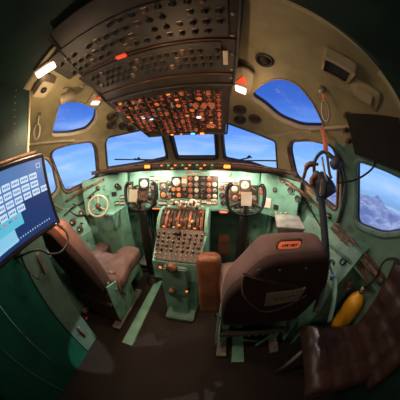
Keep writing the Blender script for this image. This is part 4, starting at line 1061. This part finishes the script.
for k, (px, py) in enumerate(((283, 181), (302, 189), (318, 205), (329, 214))):
    g = thing('sill_catch', 'worn brass catch on the right sill rail, %s' % ('nearest the windshield', 'under the front of the side window', 'under the middle of the side window', 'nearest the aft window post')[k], 'catch', surf(px, py, .0))
    B().box((0, 0, .012), (.04, .025, .022), BRASS, bev=.004).obj('body', g); B().tube([(-.01, 0, .02), (.01, .0, .045), (.03, .0, .03)], .005, STEEL, 6).obj('lever', g)
A_, B_ = sp(333, 224, .03), sp(386, 277, .02)
A_ = sp(334, 226, .03)
t = thing('window_track', 'worn metal double track running diagonally below the right aft window', 'track', A_)
b = B(); b.tube([A_, B_], .010, RUST, 8); b.obj('track_rail', t, world=True)
b = B(); b.tube([A_ + V((-.02, 0, -.035)), B_ + V((-.02, 0, -.035))], .010, RUST, 8); b.obj('track_rail', t, world=True)
b = B(); b.prism([A_ + V((.0, 0, .0)), B_ + V((.0, 0, .0)), B_ + V((-.02, 0, -.035)), A_ + V((-.02, 0, -.035))], (.006, 0, 0), CHAR); b.obj('track_web', t, world=True)
for k in range(5):
    p = A_.lerp(B_, .12 + k * .19); B().box(p + V((-.012, 0, -.018)), (.014, .035, .014), STEEL, bev=.002).obj('track_clip', t, world=True)
clutter('sill_rail', 'brown trim rail running down the right sill below the first officer side window', 'rail', SP(.012, (280, 178), (296, 188), (315, 203), (331, 218)), .013, RUST, sub=3)
clutter('sill_cable', 'thin dark cable clipped along the right sill between knobs and seat', 'cable', SP(.015, (286, 184), (300, 196), (314, 214), (322, 228)), .006, BLACK, sub=3)
clutter('window_post_rod', 'dark rod standing along the post between the two right side windows', 'rod', SP(.02, (337, 153), (343, 175), (343, 205), (339, 222)), .013, BROWNP, sub=3)
clutter('wall_stiffener', 'straight green stiffener rib with dark shadow line along the lower right wall', 'rib', SP(.006, (330, 245), (350, 262), (375, 292)), .010, GREEN)
t = thing('red_placard', 'narrow red placard on the green wall below the right window track', 'placard', surf(364, 274, .004))
Mi = parent_world(t).inverted(); q0 = Mi @ sp(358, 268, .004); q1 = Mi @ sp(370, 281, .004); an = math.atan2(q1.y - q0.y, q1.x - q0.x); Lg = (V((q1.x - q0.x, q1.y - q0.y, 0))).length
RM = Matrix.Rotation(an, 4, 'Z')
B().box((0, 0, 0), (Lg, .024, .006), REDP, RM, bev=.001).obj('plate', t)
o = B()
for k in range(8): o.box((-Lg * .4 + k * Lg * .115, 0, .0032), (Lg * .07, .008, .001), CREAM, RM)
o.obj('lettering', t)
for px, py, r, lb in ((331, 264, .030, 'larger round socket cup with a red plug beside the first officer seat'), (343, 262, .024, 'smaller round dark cup in the green wall right of the red plug')):
    g = thing('wall_socket', lb, 'socket', surf(px, py, .01))
    B().lathe([(r, -.02), (r, .004), (r * .85, .006), (r * .8, -.01), (0, -.012)], CHAR, 18).obj('cup', g)
    if r > .025: B().lathe([(.014, -.01), (.014, .02), (.008, .03), (0, .03)], REDP, 12).obj('plug', g)
t = thing('junction_box', 'small grey junction box below the red placard', 'box', surf(347, 283, .015))
B().box((0, 0, 0), (.05, .06, .05), GREYP, bev=.004).obj('case', t); B().lathe([(.008, .025), (.008, .032), (0, .032)], BRASS, 10).obj('screw', t); B().box((0, -.012, .027), (.03, .01, .004), CREAM).obj('label_plate', t)
for k, (px, py) in enumerate(((352, 246), (374, 262), (392, 285), (341, 240))):
    g = thing('wall_fastener', 'small steel fastener on the right wall ' + ('beside the middle of the window track', 'just under the right aft window', 'by the quilted seat back', 'at the front end of the window track')[k], 'fastener', surf(px, py), 'fasteners on the right green wall'); B().lathe([(.008, 0), (.007, .005), (0, .006)], STEEL, 10).obj('head', g)
# yellow oxygen bottle
n0 = pd(361, 292, 1.12); ax = (pd(343, 319, 1.24) - n0).normalized()
t = thing('oxygen_bottle', 'bright yellow oxygen bottle lying behind the quilted seat', 'bottle', T(n0) @ (ax.to_track_quat('Z', 'Y').to_matrix().to_4x4()))
B().lathe([(.014, -.005), (.018, .005), (.036, .018), (.060, .045), (.070, .08), (.070, .26), (.05, .31), (0, .32)], YELLOW, 28).obj('cylinder_body', t)
B().lathe([(.013, -.035), (.016, -.02), (.012, -.004)], STEEL, 14).obj('valve', t); B().box((.02, 0, -.03), (.05, .018, .018), BRASS, bev=.003).obj('regulator', t)
B().lathe([(.019, -.004), (.019, .004)], BLACK, 14).obj('collar', t)
clutter('oxygen_hose', 'black hose arching from the yellow bottle valve up to the right wall', 'hose', [pd(364, 288, 1.10), pd(371, 283, 1.07), pd(378, 274, 1.04), pd(382, 264, 1.02), pd(388, 259, 1.0), pd(396, 259, .96), pd(402, 263, .92)], .007, BLACK, sub=5)
# green hose tubes by the seat
clutter('floor_hose', 'grey-green hose with a blue collar hanging beside the first officer seat', 'hose', [pd(329, 262, 1.0), pd(333, 272, .96), pd(335, 288, .93), pd(333, 305, .90), pd(329, 322, .90)], .013, GREEN, sub=4)
B().lathe([(.017, -.012), (.017, .012)], BLUEP, 14, T(pd(333, 277, .95))).obj('hose_collar', bpy.data.objects['floor_hose'])

# quilted observer seat in the near right corner
t = thing('observer_seat', 'dark brown quilted leather observer seat in the lower right corner', 'seat', (1.0, .25, 0))
b = B()
def quilt(b, o, u, v, nu, nv, th, m):
    """buttoned quilt: each pad bulges between stitched grooves"""
    n = u.cross(v).normalized(); K = 6; rows = []
    for j in range(nv * K + 1):
        row = []
        for i in range(nu * K + 1):
            a, c_ = i / K, j / K; h = (abs(math.sin(PI * a)) * abs(math.sin(PI * c_))) ** .38 * .016
            eu = min(i, nu * K - i) / K; ev = min(j, nv * K - j) / K; e_ = min(1, eu * 4) * min(1, ev * 4)
            row.append(o + u * (a / nu) + v * (c_ / nv) + n * (th * (.55 + .45 * e_ ** .5) + h))
        rows.append(row)
    for r0, r1 in zip(rows[:-1], rows[1:]): b.strip(r0, r1, m)
    edge = rows[0] + [r[-1] for r in rows[1:]] + rows[-1][-2::-1] + [r[0] for r in rows[-2:0:-1]]
    oo, uu, vv = o, u, v
    base = [o + u * (i / (nu * K)) for i in range(nu * K + 1)] + [o + u + v * (j / (nv * K)) for j in range(1, nv * K + 1)] + [o + v + u * (i / (nu * K)) for i in range(nu * K - 1, -1, -1)] + [o + v * (j / (nv * K)) for j in range(nv * K - 1, 0, -1)]
    b.strip(edge + [edge[0]], base + [base[0]], m)
c00 = pZ(305, 321, .56); c01 = c00 + V((-.05, -.46, 0)); c00.z = c01.z = .475
quilt(b, c01, V((.46, -.19, 0)), c00 - c01, 4, 3, .07, DLEATH); b.obj('seat_cushion', t, world=True)
b = B(); bo = V((1.20, c00.y - .16, .46))
quilt(b, bo, V((-.05, -.55, 0)), V((.06, .05, .52)), 4, 4, .07, DLEATH); b.obj('backrest', t, world=True)
b = B(); b.box((c00.x + .18, c00.y - .32, .44), (.32, .36, .06), CHAR, bev=.006); b.obj('seat_pan', t, world=True)
for dx, dy in ((0, -.15), (.26, -.18), (-.04, -.5), (.24, -.5)): B().tube([(c00.x + dx, c00.y + dy, .44), (c00.x + dx, c00.y + dy, 0)], .014, STEEL, 8).obj('leg', t, world=True)

# oxygen mask cluster hanging by the right side window
pc = pd(322, 186, .95)
t = thing('oxygen_mask', 'blue-grey oxygen mask with straps hanging between the right side windows', 'oxygen mask', pc)
rgt = V((math.cos(R(-35)), math.sin(R(-35)), 0)); upv = V((0, 0, 1)); fwv = -rgt.cross(upv)
def mk(x, z, y=0): return rgt * x + upv * z + fwv * y
b = B(); rings = []
for z, wx, wy, ox in ((.070, .018, .02, -.02), (.062, .040, .035, -.018), (.035, .062, .045, -.006), (.012, .072, .05, .004), (-.012, .070, .046, .010), (-.035, .050, .04, .006), (-.058, .030, .030, .0), (-.085, .022, .022, -.002)):
    rings.append([mk((wx * (1 + .14 * math.cos(3 * 2 * PI * q / 24 + 1))) * math.cos(2 * PI * q / 24) + ox, z + .008 * math.sin(4 * PI * q / 24), wy * math.sin(2 * PI * q / 24)) for q in range(24)])
b.loft(rings, MASKG); b.obj('mask_body', t)
b = B(); b.tube([mk(-.035, .045, -.035), mk(-.06, .03, -.04), mk(-.055, -.005, -.045)], .014, BRASS, 8, sub=3); b.obj('valve_cover', t)
b = B(); b.box(mk(.005, .0, -.055), (.03, .02, .085), GREYP, bev=.006); b.obj('microphone', t)
b = B(); b.tube([mk(-.05, .05, 0), mk(-.055, .11, .0), mk(-.035, .155, 0), mk(.0, .18, 0), mk(.03, .16, 0)], .010, HOSE, 8, sub=4); b.obj('harness_strap', t)
b = B(); b.tube([mk(-.03, .11, 0), mk(-.09, .10, 0), mk(-.11, .04, 0), mk(-.12, -.005, 0)], [.008, .016, .010, .004], RUST, 8, sub=4); b.obj('nose_clip', t)
b = B(); b.tube([mk(.02, .16, 0), mk(.035, .08, -.02), mk(.05, .05, -.03)], .008, HOSE, 8, sub=4); b.tube([mk(-.01, .15, 0), mk(.01, .07, -.03), mk(.03, .03, -.04)], .006, STEEL, 8, sub=4); b.obj('hanger_strap', t)
b = B(); b.lathe([(.026, -.03), (.032, 0), (.026, .03), (0, .032)], MASKG, 16, T(mk(.075, .13, 0)) @ Matrix.Rotation(R(60), 4, 'Y')); b.tube([mk(.02, .17, 0), mk(.06, .15, 0), mk(.10, .12, 0)], .012, HOSE, 8); b.obj('regulator', t)
pts = [pd(*q) - pc for q in ((321, 198, .95), (323, 215, .95), (325, 238, .96), (326, 262, .98), (323, 285, 1.0), (316, 312, 1.0))]
cc = smooth(pts, 14); rr = [.021 + (.003 if i % 2 else 0) for i in range(len(cc))]
b = B(); b.tube(cc, rr, HOSE, 10); b.obj('breathing_hose', t)
clutter('hanger_bracket', 'rust coloured metal bracket holding the oxygen mask below the hand strap', 'bracket', [hit(322, 128) * 1.0, pd(325, 140, .98), pd(326, 152, .95)], .014, COPPER)
clutter('mask_cord', 'black cord curving from the oxygen mask up to the black board', 'cord', [pd(337, 183, .95), pd(345, 182, .95), pd(355, 180, .95), pd(366, 174, .95), pd(374, 166, .96), pd(374, 158, .97), pd(369, 152, .98)], .0055, BLACK, sub=5)
clutter('window_frame_hose', 'dark hose bent around the upper corner of the right side window post', 'hose', [pd(327, 152, 1.05), pd(334, 158, 1.05), pd(341, 165, 1.07), pd(345, 180, 1.08), pd(344, 196, 1.08), pd(340, 214, 1.08)], .010, HOSE, sub=4)

# ------------------------------------------------------------------ floor fittings
for s, lb in ((-1, 'left'), (1, 'right')):
    x = -.34 if s < 0 else .50
    t = thing('seat_track', 'mint green floor strip with a row of studs beside the %s seat' % ('captain' if s < 0 else 'first officer'), 'seat track', (x, .9, 0))
    b = B(); b.prism([V((x - .045, .45, 0)), V((x + .045, .45, 0)), V((x + .035, 1.35, 0)), V((x - .045, 1.35, 0))], (0, 0, .02), MINT); b.obj('track_plate', t, world=True)
    st = B().lathe([(.006, 0), (.005, .004), (0, .005)], STEEL, 8).mesh('stud')
    for k in range(16): put(st, 'stud', t, T((.034, -.40 + k * .045, .02)))

# wipers outside the windshields
for s, q in ((-1, ((155, 162), (141, 161.5), (136, 160.5))), (1, ((233, 163), (240, 161), (245, 160)))):
    a = [hit(*v) for v in q]; a = [p + nrm(p) * .07 for p in a]
    bl = [hit(*v) for v in (((116, 161), (143, 161.5)) if s < 0 else ((240, 162.5), (276, 162.5)))]; bl = [p + nrm(p) * .06 for p in bl]
    t = thing('windshield_wiper', 'black wiper parked across the lower %s windshield outside' % ('left' if s < 0 else 'right'), 'wiper', a[0])
    b = B(); b.tube(a, [.010, .008, .006], BLACK, 6); b.obj('wiper_arm', t, world=True)
    b = B(); b.tube(bl, .007, BLACK, 6); b.obj('wiper_blade', t, world=True)
    p = a[2] if s > 0 else a[1]; b = B(); b.prism([p + V((-.03, 0, 0)), p + V((.03, 0, 0)), p + V((0, 0, .03))], nrm(p - nrm(p) * .07) * .01, BLACK); b.obj('wiper_joint', t, world=True)
# ------------------------------------------------------------------ snowy mountains far below the aircraft
from mathutils import noise
bm = bmesh.new(); n = 150; S_ = 60000; vv = []
for j in range(n + 1):
    for i in range(n + 1):
        x = (i / n - .5) * S_; y = (j / n - .5) * S_
        h = noise.hetero_terrain(V((x / 9000, y / 9000, 3.1)), .9, 2.1, 7, .6) * 1100 + noise.ridged_multi_fractal(V((x / 5200, y / 5200, .7)), .9, 2.1, 6, 1, 2) * 700
        vv.append(bm.verts.new((x, y, -6200 + h)))
for j in range(n):
    for i in range(n):
        f = bm.faces.new((vv[j * (n + 1) + i], vv[j * (n + 1) + i + 1], vv[(j + 1) * (n + 1) + i + 1], vv[(j + 1) * (n + 1) + i])); f.smooth = True
me = bpy.data.meshes.new('mountain_terrain'); bm.to_mesh(me); bm.free()
MT = mat('hazy_snow_rock', (.34, .46, .66), .9, bump=0, scale=.0009, stops=[(.38, (.46, .60, .68)), (.52, (.55, .66, .78)), (.66, (.9, .95, 1))])  # pale, low-contrast rock and snow tones: atmospheric haze put into the colour
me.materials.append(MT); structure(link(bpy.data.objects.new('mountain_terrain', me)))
